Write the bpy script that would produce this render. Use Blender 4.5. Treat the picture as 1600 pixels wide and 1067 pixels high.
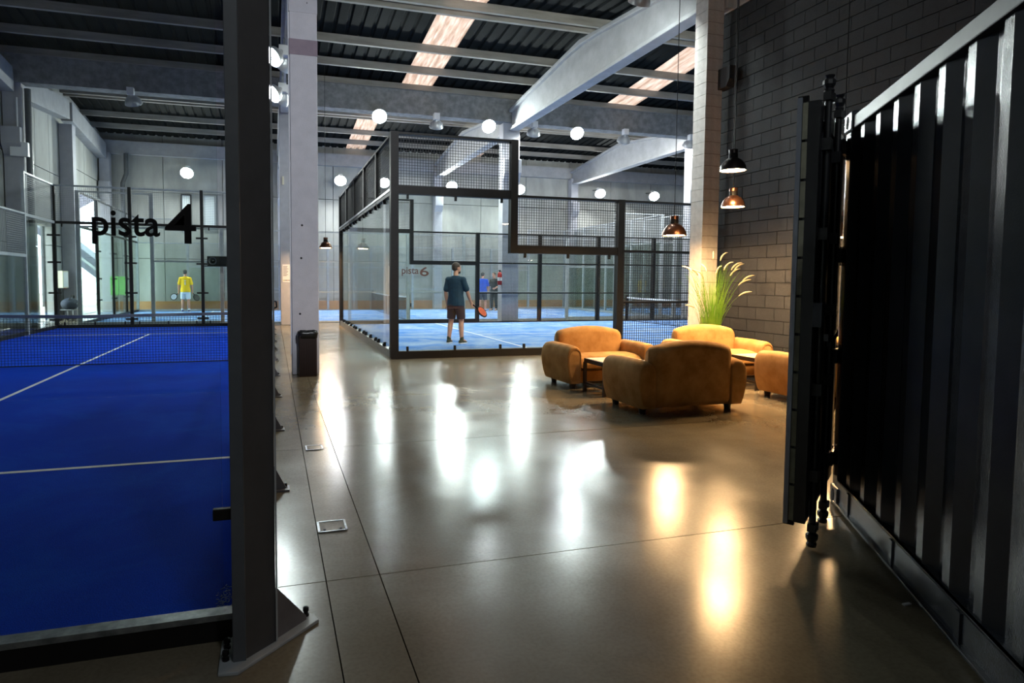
import bpy, bmesh, math, random
from mathutils import Vector, Matrix
random.seed(7)
SC = bpy.context.scene
for o in list(bpy.data.objects): bpy.data.objects.remove(o, do_unlink=True)
COL = SC.collection
PI = math.pi

# ------------------------------------------------------------------ camera, world, exposure
cd = bpy.data.cameras.new('camera'); cam = bpy.data.objects.new('camera', cd); COL.objects.link(cam)
cd.sensor_fit = 'HORIZONTAL'; cd.sensor_width = 36.0; cd.lens = 992.498 / 1600 * 36
cd.shift_x = 0.04899; cd.shift_y = -0.02298; cd.clip_end = 300; cd.clip_start = 0.05
_r = Vector((0.95837917, -0.28543721, 0.00591336)); _d = Vector((-0.01097328, -0.05752498, -0.99828376)); _f = Vector((0.2852875, 0.95666947, -0.05826292))
m = Matrix.Identity(4)
for i in range(3): m[i][0] = _r[i]; m[i][1] = -_d[i]; m[i][2] = -_f[i]
m[2][3] = 1.4
cam.matrix_world = m
SC.camera = cam

W = bpy.data.worlds.new('world'); SC.world = W; W.use_nodes = True
bg = W.node_tree.nodes['Background']; bg.inputs[0].default_value = (0.80, 0.90, 1.0, 1); bg.inputs[1].default_value = 11.0
SC.view_settings.view_transform = 'Standard'; SC.view_settings.look = 'None'
SC.view_settings.gamma = 1; SC.view_settings.use_curve_mapping = False
SC.view_settings.exposure = 0.0
FLOOD = 540.0        # radiance of the big floodlights
SPOT = 2900.0       # added fill beam from behind the viewer onto the front column
PEND = 500.0         # radiance of the pendant lamps
cy = SC.cycles
cy.max_bounces = 7; cy.diffuse_bounces = 3; cy.glossy_bounces = 4; cy.transmission_bounces = 4; cy.transparent_max_bounces = 48
cy.sample_clamp_indirect = 4.0; cy.caustics_reflective = False; cy.caustics_refractive = False
cy.use_denoising = True

# ------------------------------------------------------------------ materials
def lin(c):
    return tuple((x / 12.92 if x <= .04045 else ((x + .055) / 1.055) ** 2.4) for x in (v / 255 for v in c)) + (1,)
def new_mat(name):
    mt = bpy.data.materials.new(name); mt.use_nodes = True
    nt = mt.node_tree; nt.nodes.clear(); return mt, nt
def N(nt, t, **kw):
    n = nt.nodes.new(t)
    for k, v in kw.items(): setattr(n, k, v)
    return n
def S(n, **kw):
    for k, v in kw.items():
        n.inputs[k.replace('_', ' ')].default_value = v
def coords(nt, kind='Object', scale=(1, 1, 1)):
    t = N(nt, 'ShaderNodeTexCoord'); mp = N(nt, 'ShaderNodeMapping'); mp.inputs['Scale'].default_value = scale
    nt.links.new(t.outputs[kind], mp.inputs[0]); return mp.outputs[0]
def pbr(name, c1, c2=None, scale=6.0, rough=.5, rough2=None, metal=0.0, bump=0.0, bscale=None, spec=.5, stretch=(1, 1, 1), detail=6, contrast=(.35, .65), sheen=0, rand=0.0, coat=0):
    mt, nt = new_mat(name)
    out = N(nt, 'ShaderNodeOutputMaterial'); b = N(nt, 'ShaderNodeBsdfPrincipled')
    nt.links.new(b.outputs[0], out.inputs[0])
    b.inputs['Roughness'].default_value = rough; b.inputs['Metallic'].default_value = metal
    b.inputs['Specular IOR Level'].default_value = spec
    if coat: b.inputs['Coat Weight'].default_value = coat; b.inputs['Coat Roughness'].default_value = .12
    if sheen: b.inputs['Sheen Weight'].default_value = sheen; b.inputs['Sheen Roughness'].default_value = .4; b.inputs['Sheen Tint'].default_value = c1
    b.inputs['Base Color'].default_value = c1
    if c2 is not None or bump or rough2 is not None:
        v = coords(nt, scale=stretch)
        nz = N(nt, 'ShaderNodeTexNoise'); S(nz, Scale=scale, Detail=detail, Roughness=.6); nt.links.new(v, nz.inputs['Vector'])
        if c2 is not None:
            rp = N(nt, 'ShaderNodeValToRGB'); rp.color_ramp.elements[0].position = contrast[0]; rp.color_ramp.elements[1].position = contrast[1]
            rp.color_ramp.elements[0].color = c1; rp.color_ramp.elements[1].color = c2
            nt.links.new(nz.outputs[0], rp.inputs[0]); col = rp.outputs[0]
            if rand:
                oi = N(nt, 'ShaderNodeObjectInfo'); mr = N(nt, 'ShaderNodeMapRange'); S(mr, To_Min=1 - rand, To_Max=1 + rand)
                nt.links.new(oi.outputs['Random'], mr.inputs[0])
                hs = N(nt, 'ShaderNodeHueSaturation'); nt.links.new(col, hs.inputs['Color']); nt.links.new(mr.outputs[0], hs.inputs['Value']); col = hs.outputs[0]
            nt.links.new(col, b.inputs['Base Color'])
        if rough2 is not None:
            mr = N(nt, 'ShaderNodeMapRange'); S(mr, From_Min=.35, From_Max=.65, To_Min=rough, To_Max=rough2)
            nt.links.new(nz.outputs[0], mr.inputs[0]); nt.links.new(mr.outputs[0], b.inputs['Roughness'])
        if bump:
            n2 = N(nt, 'ShaderNodeTexNoise'); S(n2, Scale=bscale or scale * 4, Detail=4); nt.links.new(v, n2.inputs['Vector'])
            bp = N(nt, 'ShaderNodeBump'); S(bp, Strength=bump, Distance=.02); nt.links.new(n2.outputs[0], bp.inputs['Height']); nt.links.new(bp.outputs[0], b.inputs['Normal'])
    return mt
def emis(name, c, s):
    mt, nt = new_mat(name); out = N(nt, 'ShaderNodeOutputMaterial'); e = N(nt, 'ShaderNodeEmission')
    e.inputs[0].default_value = c; e.inputs[1].default_value = s; nt.links.new(e.outputs[0], out.inputs[0]); return mt
def glass(name, tint, k=1.0, rough=0.0):
    mt, nt = new_mat(name); out = N(nt, 'ShaderNodeOutputMaterial')
    t = N(nt, 'ShaderNodeBsdfTransparent'); t.inputs[0].default_value = tint
    g = N(nt, 'ShaderNodeBsdfGlossy'); g.inputs['Roughness'].default_value = rough
    f = N(nt, 'ShaderNodeFresnel'); f.inputs[0].default_value = 1.45
    mu = N(nt, 'ShaderNodeMath', operation='MULTIPLY'); mu.inputs[1].default_value = k; nt.links.new(f.outputs[0], mu.inputs[0])
    mx = N(nt, 'ShaderNodeMixShader'); nt.links.new(mu.outputs[0], mx.inputs[0]); nt.links.new(t.outputs[0], mx.inputs[1]); nt.links.new(g.outputs[0], mx.inputs[2])
    nt.links.new(mx.outputs[0], out.inputs[0]); return mt
def translucent(name, c1, c2):
    mt, nt = new_mat(name); out = N(nt, 'ShaderNodeOutputMaterial')
    v = coords(nt, scale=(3, .4, 1)); nz = N(nt, 'ShaderNodeTexNoise'); S(nz, Scale=4.0, Detail=5); nt.links.new(v, nz.inputs['Vector'])
    rp = N(nt, 'ShaderNodeValToRGB'); rp.color_ramp.elements[0].position = .3; rp.color_ramp.elements[1].position = .7
    rp.color_ramp.elements[0].color = c1; rp.color_ramp.elements[1].color = c2; nt.links.new(nz.outputs[0], rp.inputs[0])
    t = N(nt, 'ShaderNodeBsdfTranslucent'); nt.links.new(rp.outputs[0], t.inputs[0])
    d = N(nt, 'ShaderNodeBsdfDiffuse'); nt.links.new(rp.outputs[0], d.inputs[0])
    mx = N(nt, 'ShaderNodeMixShader'); mx.inputs[0].default_value = .35; nt.links.new(t.outputs[0], mx.inputs[1]); nt.links.new(d.outputs[0], mx.inputs[2])
    nt.links.new(mx.outputs[0], out.inputs[0]); return mt

def floor_mat():
    mt, nt = new_mat('polished_concrete'); out = N(nt, 'ShaderNodeOutputMaterial'); b = N(nt, 'ShaderNodeBsdfPrincipled'); nt.links.new(b.outputs[0], out.inputs[0])
    v = coords(nt)
    n1 = N(nt, 'ShaderNodeTexNoise'); S(n1, Scale=.9, Detail=8, Roughness=.65, Distortion=.4); nt.links.new(v, n1.inputs['Vector'])
    n2 = N(nt, 'ShaderNodeTexNoise'); S(n2, Scale=60.0, Detail=3); nt.links.new(v, n2.inputs['Vector'])
    rp = N(nt, 'ShaderNodeValToRGB'); e = rp.color_ramp.elements
    e[0].position = .3; e[0].color = (.135, .112, .075, 1); e[1].position = .7; e[1].color = (.245, .208, .148, 1)
    nt.links.new(n1.outputs[0], rp.inputs[0])
    mx = N(nt, 'ShaderNodeMixRGB', blend_type='MULTIPLY'); mx.inputs[0].default_value = .35
    r2 = N(nt, 'ShaderNodeValToRGB'); r2.color_ramp.elements[0].position = .35; r2.color_ramp.elements[0].color = (.6, .6, .6, 1); r2.color_ramp.elements[1].position = .6
    nt.links.new(n2.outputs[0], r2.inputs[0]); nt.links.new(rp.outputs[0], mx.inputs[1]); nt.links.new(r2.outputs[0], mx.inputs[2]); nt.links.new(mx.outputs[0], b.inputs['Base Color'])
    n3 = N(nt, 'ShaderNodeTexNoise'); S(n3, Scale=1.6, Detail=3, Roughness=.5); nt.links.new(v, n3.inputs['Vector'])
    mr = N(nt, 'ShaderNodeMapRange'); S(mr, From_Min=.3, From_Max=.7, To_Min=.17, To_Max=.25); nt.links.new(n3.outputs[0], mr.inputs[0]); nt.links.new(mr.outputs[0], b.inputs['Roughness'])
    b.inputs['Specular IOR Level'].default_value = .38
    n4 = N(nt, 'ShaderNodeTexNoise'); S(n4, Scale=2.6, Detail=2); nt.links.new(v, n4.inputs['Vector'])
    bp = N(nt, 'ShaderNodeBump'); S(bp, Strength=.10, Distance=.012); nt.links.new(n4.outputs[0], bp.inputs['Height']); nt.links.new(bp.outputs[0], b.inputs['Normal'])
    return mt
def turf_mat(name, base, sand, amt):
    mt, nt = new_mat(name); out = N(nt, 'ShaderNodeOutputMaterial'); b = N(nt, 'ShaderNodeBsdfPrincipled'); nt.links.new(b.outputs[0], out.inputs[0])
    v = coords(nt)
    n1 = N(nt, 'ShaderNodeTexNoise'); S(n1, Scale=1.3, Detail=10, Roughness=.7, Distortion=.8); nt.links.new(v, n1.inputs['Vector'])
    n2 = N(nt, 'ShaderNodeTexNoise'); S(n2, Scale=180.0, Detail=2); nt.links.new(v, n2.inputs['Vector'])
    rp = N(nt, 'ShaderNodeValToRGB'); e = rp.color_ramp.elements
    e[0].position = .5 - amt * .3; e[0].color = base; e[1].position = .95 - amt * .32; e[1].color = sand
    nt.links.new(n1.outputs[0], rp.inputs[0])
    hs = N(nt, 'ShaderNodeHueSaturation'); mr = N(nt, 'ShaderNodeMapRange'); S(mr, From_Min=.3, From_Max=.7, To_Min=.75, To_Max=1.2)
    nt.links.new(n2.outputs[0], mr.inputs[0]); nt.links.new(mr.outputs[0], hs.inputs['Value']); nt.links.new(rp.outputs[0], hs.inputs['Color']); nt.links.new(hs.outputs[0], b.inputs['Base Color'])
    b.inputs['Roughness'].default_value = .9; b.inputs['Specular IOR Level'].default_value = .04
    bp = N(nt, 'ShaderNodeBump'); S(bp, Strength=.4, Distance=.01); nt.links.new(n2.outputs[0], bp.inputs['Height']); nt.links.new(bp.outputs[0], b.inputs['Normal'])
    return mt

M = {}
M['floor'] = floor_mat()
M['turf_deep'] = turf_mat('deep_blue_turf', (.0, .048, .60, 1), (.004, .10, .72, 1), .1)
M['turf_light'] = turf_mat('sanded_blue_turf', (.035, .19, .62, 1), (.42, .52, .66, 1), .62)
M['worn'] = pbr('pale_worn_fibre', lin((150, 165, 205)), rough=.9)
M['line'] = pbr('white_line', lin((225, 228, 235)), rough=.8)
M['column'] = pbr('painted_column', lin((166, 166, 174)), lin((175, 175, 183)), scale=5, rough=.6, bump=.08, bscale=60)
M['band'] = pbr('mauve_paint', lin((112, 98, 112)), lin((122, 108, 120)), scale=5, rough=.6)
M['white_block'] = pbr('white_painted_block', lin((196, 190, 186)), lin((216, 210, 206)), scale=8, rough=.7, bump=.25, bscale=40)
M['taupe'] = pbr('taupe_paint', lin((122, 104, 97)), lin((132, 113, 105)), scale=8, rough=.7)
M['dark_block'] = pbr('charcoal_painted_block', lin((34, 36, 42)), lin((42, 44, 50)), scale=9, rough=.65, bump=.2, bscale=50, rand=.12)
M['mortar'] = pbr('dark_joint', lin((30, 29, 31)), rough=.9)
M['pale_wall'] = pbr('pale_render', lin((190, 186, 180)), lin((205, 200, 195)), scale=4, rough=.8)
M['precast'] = pbr('precast_panel', lin((150, 150, 146)), lin((176, 176, 172)), scale=1.2, rough=.8, bump=.1, bscale=30, stretch=(1, 1, .35))
M['beam'] = pbr('cast_beam', lin((160, 160, 162)), lin((174, 174, 177)), scale=3, rough=.75, bump=.08, bscale=40)
M['gutter'] = pbr('mottled_concrete', lin((112, 112, 112)), lin((138, 138, 138)), scale=5, rough=.85, bump=.3, bscale=30, contrast=(.38, .62))
M['purlin'] = pbr('purlin_concrete', lin((128, 122, 114)), lin((155, 149, 140)), scale=3, rough=.8, stretch=(.3, 2, 2))
M['roof'] = pbr('dark_roof_sheet', lin((17, 19, 19)), lin((22, 25, 25)), scale=2, rough=.85, spec=.08)
M['skylight'] = translucent('amber_skylight', (.42, .32, .255, 1), (.62, .53, .47, 1))
M['black_steel'] = pbr('black_steel', lin((17, 15, 16)), lin((22, 20, 20)), scale=12, rough=.5, spec=.25)
M['post_dark'] = pbr('dark_post_paint', lin((70, 68, 69)), lin((76, 74, 75)), scale=10, rough=.5)
M['gusset'] = pbr('grey_gusset_steel', lin((98, 95, 98)), lin((110, 107, 110)), scale=10, rough=.45)
M['post_steel'] = pbr('charcoal_steel', lin((74, 77, 82)), lin((82, 85, 90)), scale=10, rough=.38)
M['grey_steel'] = pbr('grey_steel', lin((150, 156, 160)), lin((168, 172, 176)), scale=10, rough=.4)
M['galv'] = pbr('galvanised_steel', lin((120, 124, 128)), lin((160, 164, 168)), scale=18, rough=.35, metal=.8)
M['chrome'] = pbr('bright_steel', lin((180, 184, 190)), rough=.25, metal=1)
M['wire_black'] = pbr('black_wire', lin((24, 24, 26)), rough=.5)
M['wire_grey'] = pbr('grey_wire', lin((135, 140, 144)), rough=.5)
M['glass'] = glass('court_glass', (.94, .975, .96, 1), .55)
M['decal'] = pbr('black_decal', lin((14, 13, 15)), rough=.6, spec=.2)
M['decal_reflect'] = pbr('brown_reflection_decal', lin((80, 52, 44)), rough=.5)  # brown cast of reflections in the glass put into the lettering colour
M['container'] = pbr('container_paint', (.034, .040, .054, 1), (.044, .051, .066, 1), scale=3, rough=.20, rough2=.25, bump=.06, bscale=160, spec=.5)
M['container_rail'] = pbr('container_rail_paint', (.030, .036, .044, 1), (.040, .046, .055, 1), scale=20, rough=.42, spec=.25)
M['container_dark'] = pbr('container_dark_paint', (.008, .009, .011, 1), (.013, .014, .016, 1), scale=20, rough=.3, spec=.6)
M['gasket'] = pbr('olive_gasket', lin((126, 126, 108)), lin((146, 146, 126)), scale=20, rough=.7)
M['silver'] = pbr('silver_edge', lin((150, 156, 168)), rough=.3, metal=.7)
M['velvet'] = pbr('ochre_velvet', (.36, .185, .06, 1), (.53, .31, .125, 1), scale=5, rough=.85, bump=.15, bscale=220, sheen=.35, spec=.2)
M['piping'] = pbr('ochre_piping', (.33, .16, .04, 1), rough=.7)
M['foot'] = pbr('dark_wood', lin((36, 26, 22)), rough=.4)
M['iron'] = pbr('table_iron', lin((48, 38, 34)), rough=.45, metal=.3)
M['table_top'] = pbr('pale_oak', lin((214, 186, 150)), lin((228, 204, 170)), scale=4, rough=.45, stretch=(.4, 6, 6))
M['bin'] = pbr('brown_bin', lin((38, 28, 26)), lin((46, 34, 31)), scale=20, rough=.6, spec=.2, stretch=(8, 8, .6))
M['bag'] = pbr('bin_bag', lin((18, 18, 19)), rough=.3)
M['shade'] = pbr('copper_shade', lin((92, 62, 48)), rough=.32, metal=.85)
M['shade_dark'] = pbr('dark_shade', lin((52, 44, 42)), rough=.35, metal=.6)
M['shade_in'] = pbr('white_enamel', lin((235, 225, 210)), rough=.5)
M['lamp_off'] = pbr('unlit_lamp_glass', lin((190, 196, 200)), rough=.15, spec=.6)
M['lamp_body'] = pbr('lamp_housing', lin((170, 172, 176)), rough=.35, metal=.4)
M['flood'] = emis('floodlight_lens', (.88, 1.0, .97, 1), FLOOD)
M['flood_far'] = emis('far_floodlight_lens', (.94, 1, .97, 1), FLOOD * 1.15)
M['warm'] = emis('pendant_bulb', (1, .62, .28, 1), PEND)
M['flood_fill'] = emis('fill_floodlight_lens', (.9, .95, 1, 1), FLOOD * .3)  # lens of the added fill lamp behind the viewer
M['leaf'] = pbr('grass_blade', lin((70, 120, 24)), lin((120, 160, 48)), scale=3, rough=.55)
M['seed'] = pbr('seed_head', lin((190, 175, 140)), lin((214, 200, 165)), scale=20, rough=.9)
M['pot'] = pbr('dark_pot', lin((48, 44, 42)), rough=.6)
M['soil'] = pbr('soil', lin((40, 30, 24)), rough=1)
M['paper'] = pbr('paper', lin((225, 226, 228)), rough=.8)
M['print'] = pbr('grey_print', lin((120, 122, 130)), rough=.8)
M['cream'] = pbr('cream_box', lin((214, 208, 184)), rough=.5)
M['red'] = pbr('red_paint', lin((170, 24, 22)), rough=.35)
M['white'] = pbr('white_plastic', lin((225, 226, 230)), rough=.4)
M['navy_bag'] = pbr('navy_fabric', lin((34, 42, 56)), lin((46, 54, 68)), scale=10, rough=.8)
M['green'] = pbr('green_banner', lin((96, 190, 70)), lin((120, 210, 90)), scale=4, rough=.6)
M['skin'] = pbr('skin', lin((200, 142, 116)), lin((212, 156, 130)), scale=8, rough=.55)
M['hair'] = pbr('brown_hair', lin((52, 36, 28)), lin((70, 50, 38)), scale=60, rough=.6)
M['hair_grey'] = pbr('dark_grey_hair', lin((60, 58, 56)), rough=.7)
M['tee_navy'] = pbr('navy_tee', lin((22, 50, 68)), lin((28, 60, 80)), scale=12, rough=.8)
M['short_dark'] = pbr('maroon_shorts', lin((52, 34, 40)), lin((60, 40, 46)), scale=12, rough=.8)
M['tee_yellow'] = pbr('yellow_tee', lin((250, 196, 12)), lin((255, 208, 30)), scale=12, rough=.8)
M['short_white'] = pbr('white_shorts', lin((216, 222, 228)), rough=.8)
M['tee_blue'] = pbr('blue_tee', lin((34, 78, 190)), lin((44, 92, 204)), scale=12, rough=.8)
M['short_grey'] = pbr('grey_shorts', lin((56, 62, 72)), rough=.8)
M['tee_black'] = pbr('black_top', lin((30, 34, 32)), rough=.8)
M['shoe'] = pbr('olive_shoe', lin((58, 60, 40)), rough=.6)
M['shoe_blue'] = pbr('blue_shoe', lin((36, 52, 110)), rough=.6)
M['racket'] = pbr('orange_racket', lin((222, 84, 52)), lin((232, 110, 70)), scale=12, rough=.4)
M['outdoor'] = pbr('pale_ground', lin((190, 182, 165)), lin((210, 202, 186)), scale=.8, rough=1)
M['outwall'] = pbr('sandy_wall', lin((196, 180, 150)), lin((214, 200, 172)), scale=1.5, rough=1)
M['awning'] = pbr('violet_grey_sheet', lin((86, 86, 106)), lin((100, 100, 120)), scale=3, rough=.5)
M['orange_base'] = pbr('ochre_skirting', lin((176, 128, 84)), lin((190, 144, 100)), scale=2, rough=.8)
M['netcord'] = pbr('net_cord', lin((20, 22, 30)), rough=.8)
M['tape'] = pbr('net_tape', lin((150, 156, 164)), rough=.8)
M['tape_white'] = pbr('white_net_tape', lin((225, 226, 230)), rough=.8)

# ------------------------------------------------------------------ helpers
class MB:
    def __init__(s): s.v = []; s.f = []
    def quadbox(s, P):
        n = len(s.v); s.v += [tuple(p) for p in P]
        for f in ((0, 3, 2, 1), (4, 5, 6, 7), (0, 1, 5, 4), (1, 2, 6, 5), (2, 3, 7, 6), (3, 0, 4, 7)): s.f.append(tuple(n + i for i in f))
        return s
    def box(s, x0, x1, y0, y1, z0, z1):
        return s.quadbox([(x0, y0, z0), (x1, y0, z0), (x1, y1, z0), (x0, y1, z0), (x0, y0, z1), (x1, y0, z1), (x1, y1, z1), (x0, y1, z1)])
    def bar(s, a, b, w, h=None, up=(0, 0, 1)):
        a = Vector(a); b = Vector(b); h = h or w; d = (b - a).normalized(); u = Vector(up)
        if abs(d.dot(u)) > .98: u = Vector((0, 1, 0))
        r = d.cross(u).normalized() * (w / 2); t = r.cross(d).normalized() * (h / 2)
        return s.quadbox([a - r - t, a + r - t, b + r - t, b - r - t, a - r + t, a + r + t, b + r + t, b - r + t])
    def prism(s, poly, axis, a, b):
        # poly: 2D points; axis: 'x','y','z' extrusion from a to b
        def P(p, k):
            if axis == 'x': return (k, p[0], p[1])
            if axis == 'y': return (p[0], k, p[1])
            return (p[0], p[1], k)
        n = len(s.v); c = len(poly)
        s.v += [P(p, a) for p in poly] + [P(p, b) for p in poly]
        s.f.append(tuple(n + i for i in range(c))); s.f.append(tuple(n + c + i for i in reversed(range(c))))
        for i in range(c): j = (i + 1) % c; s.f.append((n + i, n + c + i, n + c + j, n + j))
        return s
    def loft(s, rings, cap=True, closed=True):
        n = len(s.v); c = len(rings[0])
        for r in rings: s.v += [tuple(p) for p in r]
        for k in range(len(rings) - 1):
            for i in range(c if closed else c - 1):
                j = (i + 1) % c; s.f.append((n + k * c + i, n + k * c + j, n + (k + 1) * c + j, n + (k + 1) * c + i))
        if cap:
            s.f.append(tuple(n + i for i in reversed(range(c)))); s.f.append(tuple(n + (len(rings) - 1) * c + i for i in range(c)))
        return s
    def tube(s, pts, r, n=8, cap=True):
        pts = [Vector(p) for p in pts]; rs = r if isinstance(r, (list, tuple)) else [r] * len(pts)
        rings = []; u = None
        for i, p in enumerate(pts):
            d = (pts[min(i + 1, len(pts) - 1)] - pts[max(i - 1, 0)]).normalized()
            if u is None:
                u = Vector((0, 0, 1)) if abs(d.z) < .9 else Vector((1, 0, 0))
            u = (u - d * u.dot(d)).normalized(); w = d.cross(u)
            rings.append([p + (u * math.cos(2 * PI * k / n) + w * math.sin(2 * PI * k / n)) * rs[i] for k in range(n)])
        return s.loft(rings, cap)
    def lathe(s, prof, n=20, c=(0, 0, 0), axis=None):
        R = axis.to_3x3() if axis is not None else Matrix.Identity(3); c = Vector(c)
        rings = [[c + R @ Vector((r * math.cos(2 * PI * k / n), r * math.sin(2 * PI * k / n), z)) for k in range(n)] for r, z in prof]
        return s.loft(rings, True)
    def ball(s, c, rx, ry=None, rz=None, nu=14, nv=9):
        ry = ry or rx; rz = rz or rx
        rings = []
        for i in range(nv):
            t = -PI / 2 + PI * (i + .35) / (nv - .3)
            rings.append([(c[0] + rx * math.cos(t) * math.cos(2 * PI * k / nu), c[1] + ry * math.cos(t) * math.sin(2 * PI * k / nu), c[2] + rz * math.sin(t)) for k in range(nu)])
        return s.loft(rings, True)
    def mesh(s, name, mat, smooth=False, off=(0, 0, 0)):
        me = bpy.data.meshes.new(name); me.from_pydata([(v[0] - off[0], v[1] - off[1], v[2] - off[2]) for v in s.v], [], s.f); me.update()
        bm = bmesh.new(); bm.from_mesh(me); bmesh.ops.recalc_face_normals(bm, faces=bm.faces[:]); bm.to_mesh(me); bm.free()
        if mat is not None: me.materials.append(mat)
        if smooth:
            me.polygons.foreach_set('use_smooth', [True] * len(me.polygons))
            if smooth != 'all': me.set_sharp_from_angle(angle=math.radians(40))
        return me
    def build(s, name, mat, parent=None, smooth=False, bevel=0, seg=2):
        return link(name, s.mesh(name, mat, smooth, base(parent)), parent, bevel=bevel, seg=seg)
def base(p):
    o = Vector((0, 0, 0))
    while p is not None: o = o + p.location; p = p.parent
    return o
def link(name, me, parent=None, loc=(0, 0, 0), rot=(0, 0, 0), bevel=0, seg=2):
    o = bpy.data.objects.new(name, me); COL.objects.link(o); o.location = loc; o.rotation_euler = rot
    if parent is not None: o.parent = parent
    if bevel:
        b = o.modifiers.new('bevel', 'BEVEL'); b.width = bevel; b.segments = seg; b.limit_method = 'ANGLE'; b.angle_limit = math.radians(40)
    return o
def inst(name, me, world, parent, rot=(0, 0, 0)):
    return link(name, me, parent, Vector(world) - base(parent), rot)
def tag(o, label=None, cat=None, group=None, kind=None):
    if label: o['label'] = label
    if cat: o['category'] = cat
    if group: o['group'] = group
    if kind: o['kind'] = kind
    return o
def thing(name, label, cat, loc=(0, 0, 0), rz=0, group=None):
    o = bpy.data.objects.new(name, None); COL.objects.link(o); o.empty_display_size = .1
    o.location = loc; o.rotation_euler = (0, 0, rz); return tag(o, label, cat, group)
def setting(name, loc=(0, 0, 0)):
    o = bpy.data.objects.new(name, None); COL.objects.link(o); o.location = loc; o['kind'] = 'structure'; return o
def copy_tree(o, parent=None):
    c = o.copy(); COL.objects.link(c)
    if parent is not None: c.parent = parent
    for ch in list(o.children): copy_tree(ch, c)
    return c
def evaluated(o, name):
    dg = bpy.context.evaluated_depsgraph_get(); ev = o.evaluated_get(dg); me = bpy.data.meshes.new_from_object(ev); me.name = name; return me
def apply_mods(o):
    bpy.context.view_layer.update(); me = evaluated(o, o.name); o.modifiers.clear(); o.data = me; return o
def lettering(text, x0, x1, z0, h, y, mat, name, parent, fat=.0):
    """flat letters standing in the XZ plane, fitted to the width x0..x1; h = height of the tallest glyph above z0 (baseline)"""
    cu = bpy.data.curves.new('t', 'FONT'); cu.body = text; cu.size = 1; cu.offset = fat; cu.resolution_u = 4; cu.extrude = .01
    t = bpy.data.objects.new('t', cu); COL.objects.link(t); bpy.context.view_layer.update()
    me = evaluated(t, name); bpy.data.objects.remove(t); me.materials.clear(); me.materials.append(mat)
    lx = min(v.co.x for v in me.vertices); hx = max(v.co.x for v in me.vertices); hz = max(v.co.y for v in me.vertices); o = base(parent)
    for v in me.vertices: v.co = Vector((x0 + (v.co.x - lx) / (hx - lx) * (x1 - x0) - o.x, y + v.co.z * .1 - o.y, z0 + v.co.y * h / hz - o.z))
    return link(name, me, parent)

# ------------------------------------------------------------------ floor
fl = setting('floor')
xs = [-7.0, .225, .475, 6.0, 14.0, 24.4]; ys = [-3.2, 2.94, 5.35, 8.3, 11.0, 15.5, 20.4, 25.5, 31.0]
j = .0026
for a in range(len(xs) - 1):
    for b in range(len(ys) - 1):
        MB().box(xs[a] + j, xs[a + 1] - j, ys[b] + j, ys[b + 1] - j, -.12, 0).build('slab', M['floor'], fl)
MB().box(-7.0, 24.4, -3.2, 31, -.2, -.12).build('subfloor', M['mortar'], fl)
bm_ = MB()
for (x, y, w, d) in ((.31, 3.6, .15, .15), (.32, 5.36, .13, .14)):
    k = thing('floor_box', 'square metal floor box flush in the concrete, ' + ('nearer of the two' if y < 4 else 'farther of the two'), 'floor box', (x, y, 0))
    MB().box(x - w / 2, x + w / 2, y - d / 2, y + d / 2, .0005, .004).build('cover', M['floor'], k)
    f = MB()
    for s in (-1, 1):
        f.box(x + s * w / 2 - .006, x + s * w / 2 + .006, y - d / 2, y + d / 2, .0005, .007); f.box(x - w / 2, x + w / 2, y + s * d / 2 - .006, y + s * d / 2 + .006, .0005, .007)
    f.build('rim', M['chrome'], k)
    for s in (-1, 1):
        MB().lathe([(.008, .004), (.008, .008), (.004, .009)], 8, (x + s * .045, y - .05, 0)).build('screw', M['black_steel'], k)
tag(MB().box(2.62, 2.66, 2.02, 2.034, .0, .006).build('paper_scrap', M['paper']), 'tiny white paper scrap lying on the floor near the container', 'scrap')

# ------------------------------------------------------------------ roof, purlins, beams
ce = setting('ceiling')
RX0, RX1 = -7.0, 24.4
def roof_z(y, y0, y1):
    ym = (y0 + y1) / 2; return 7.62 + .085 * (ym - y0 - abs(y - ym))
def sheet(xa, xb, ya, yb, za, zb, mat, name):
    mb = MB(); top = []; pitch = .33; n = max(1, round((xb - xa) / pitch)); p = (xb - xa) / n; prof = []
    for i in range(n):
        x = xa + i * p; prof += [(x, 0), (x + p * .62, 0), (x + p * .72, .045), (x + p * .9, .045)]
    prof.append((xb, 0))
    rings = []
    for (x, h) in prof: rings.append([(x, ya, za + h), (x, yb, zb + h), (x, yb, zb + h + .012), (x, ya, za + h + .012)])
    mb.loft(rings); return mb.build(name, mat, ce)
bays = [(-3.2, 9.75), (9.75, 20.5), (20.5, 31.0)]
strips = [[], [(4.0, 5.0), (11.3, 12.4)], [(3.4, 4.3), (9.2, 10.1), (16.2, 17.1)]]
for (y0, y1), st in zip(bays, strips):
    ym = (y0 + y1) / 2; edges = [RX0]
    for a, b in st: edges += [a, b]
    edges.append(RX1)
    for (ya, yb) in ((y0, ym), (ym, y1)):
        for i in range(len(edges) - 1):
            lit = i % 2 == 1
            sheet(edges[i], edges[i + 1], ya, yb, roof_z(ya, y0, y1), roof_z(yb, y0, y1), M['skylight' if lit else 'roof'], 'skylight_sheet' if lit else 'roof_sheet')
    # purlins (concrete, tapered section) resting on the beams
    h = (y1 - y0) / 2; offs = [1.6, 3.05, h - .2, h + .2, 2 * h - 3.05, 2 * h - 1.6]
    for o_ in offs:
        y = y0 + o_; z = roof_z(y, y0, y1)
        MB().prism([(y - .085, z - .005), (y + .085, z - .005), (y + .05, z - .2), (y - .05, z - .2)], 'x', RX0, RX1).build('purlin', M['purlin'], ce)
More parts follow.
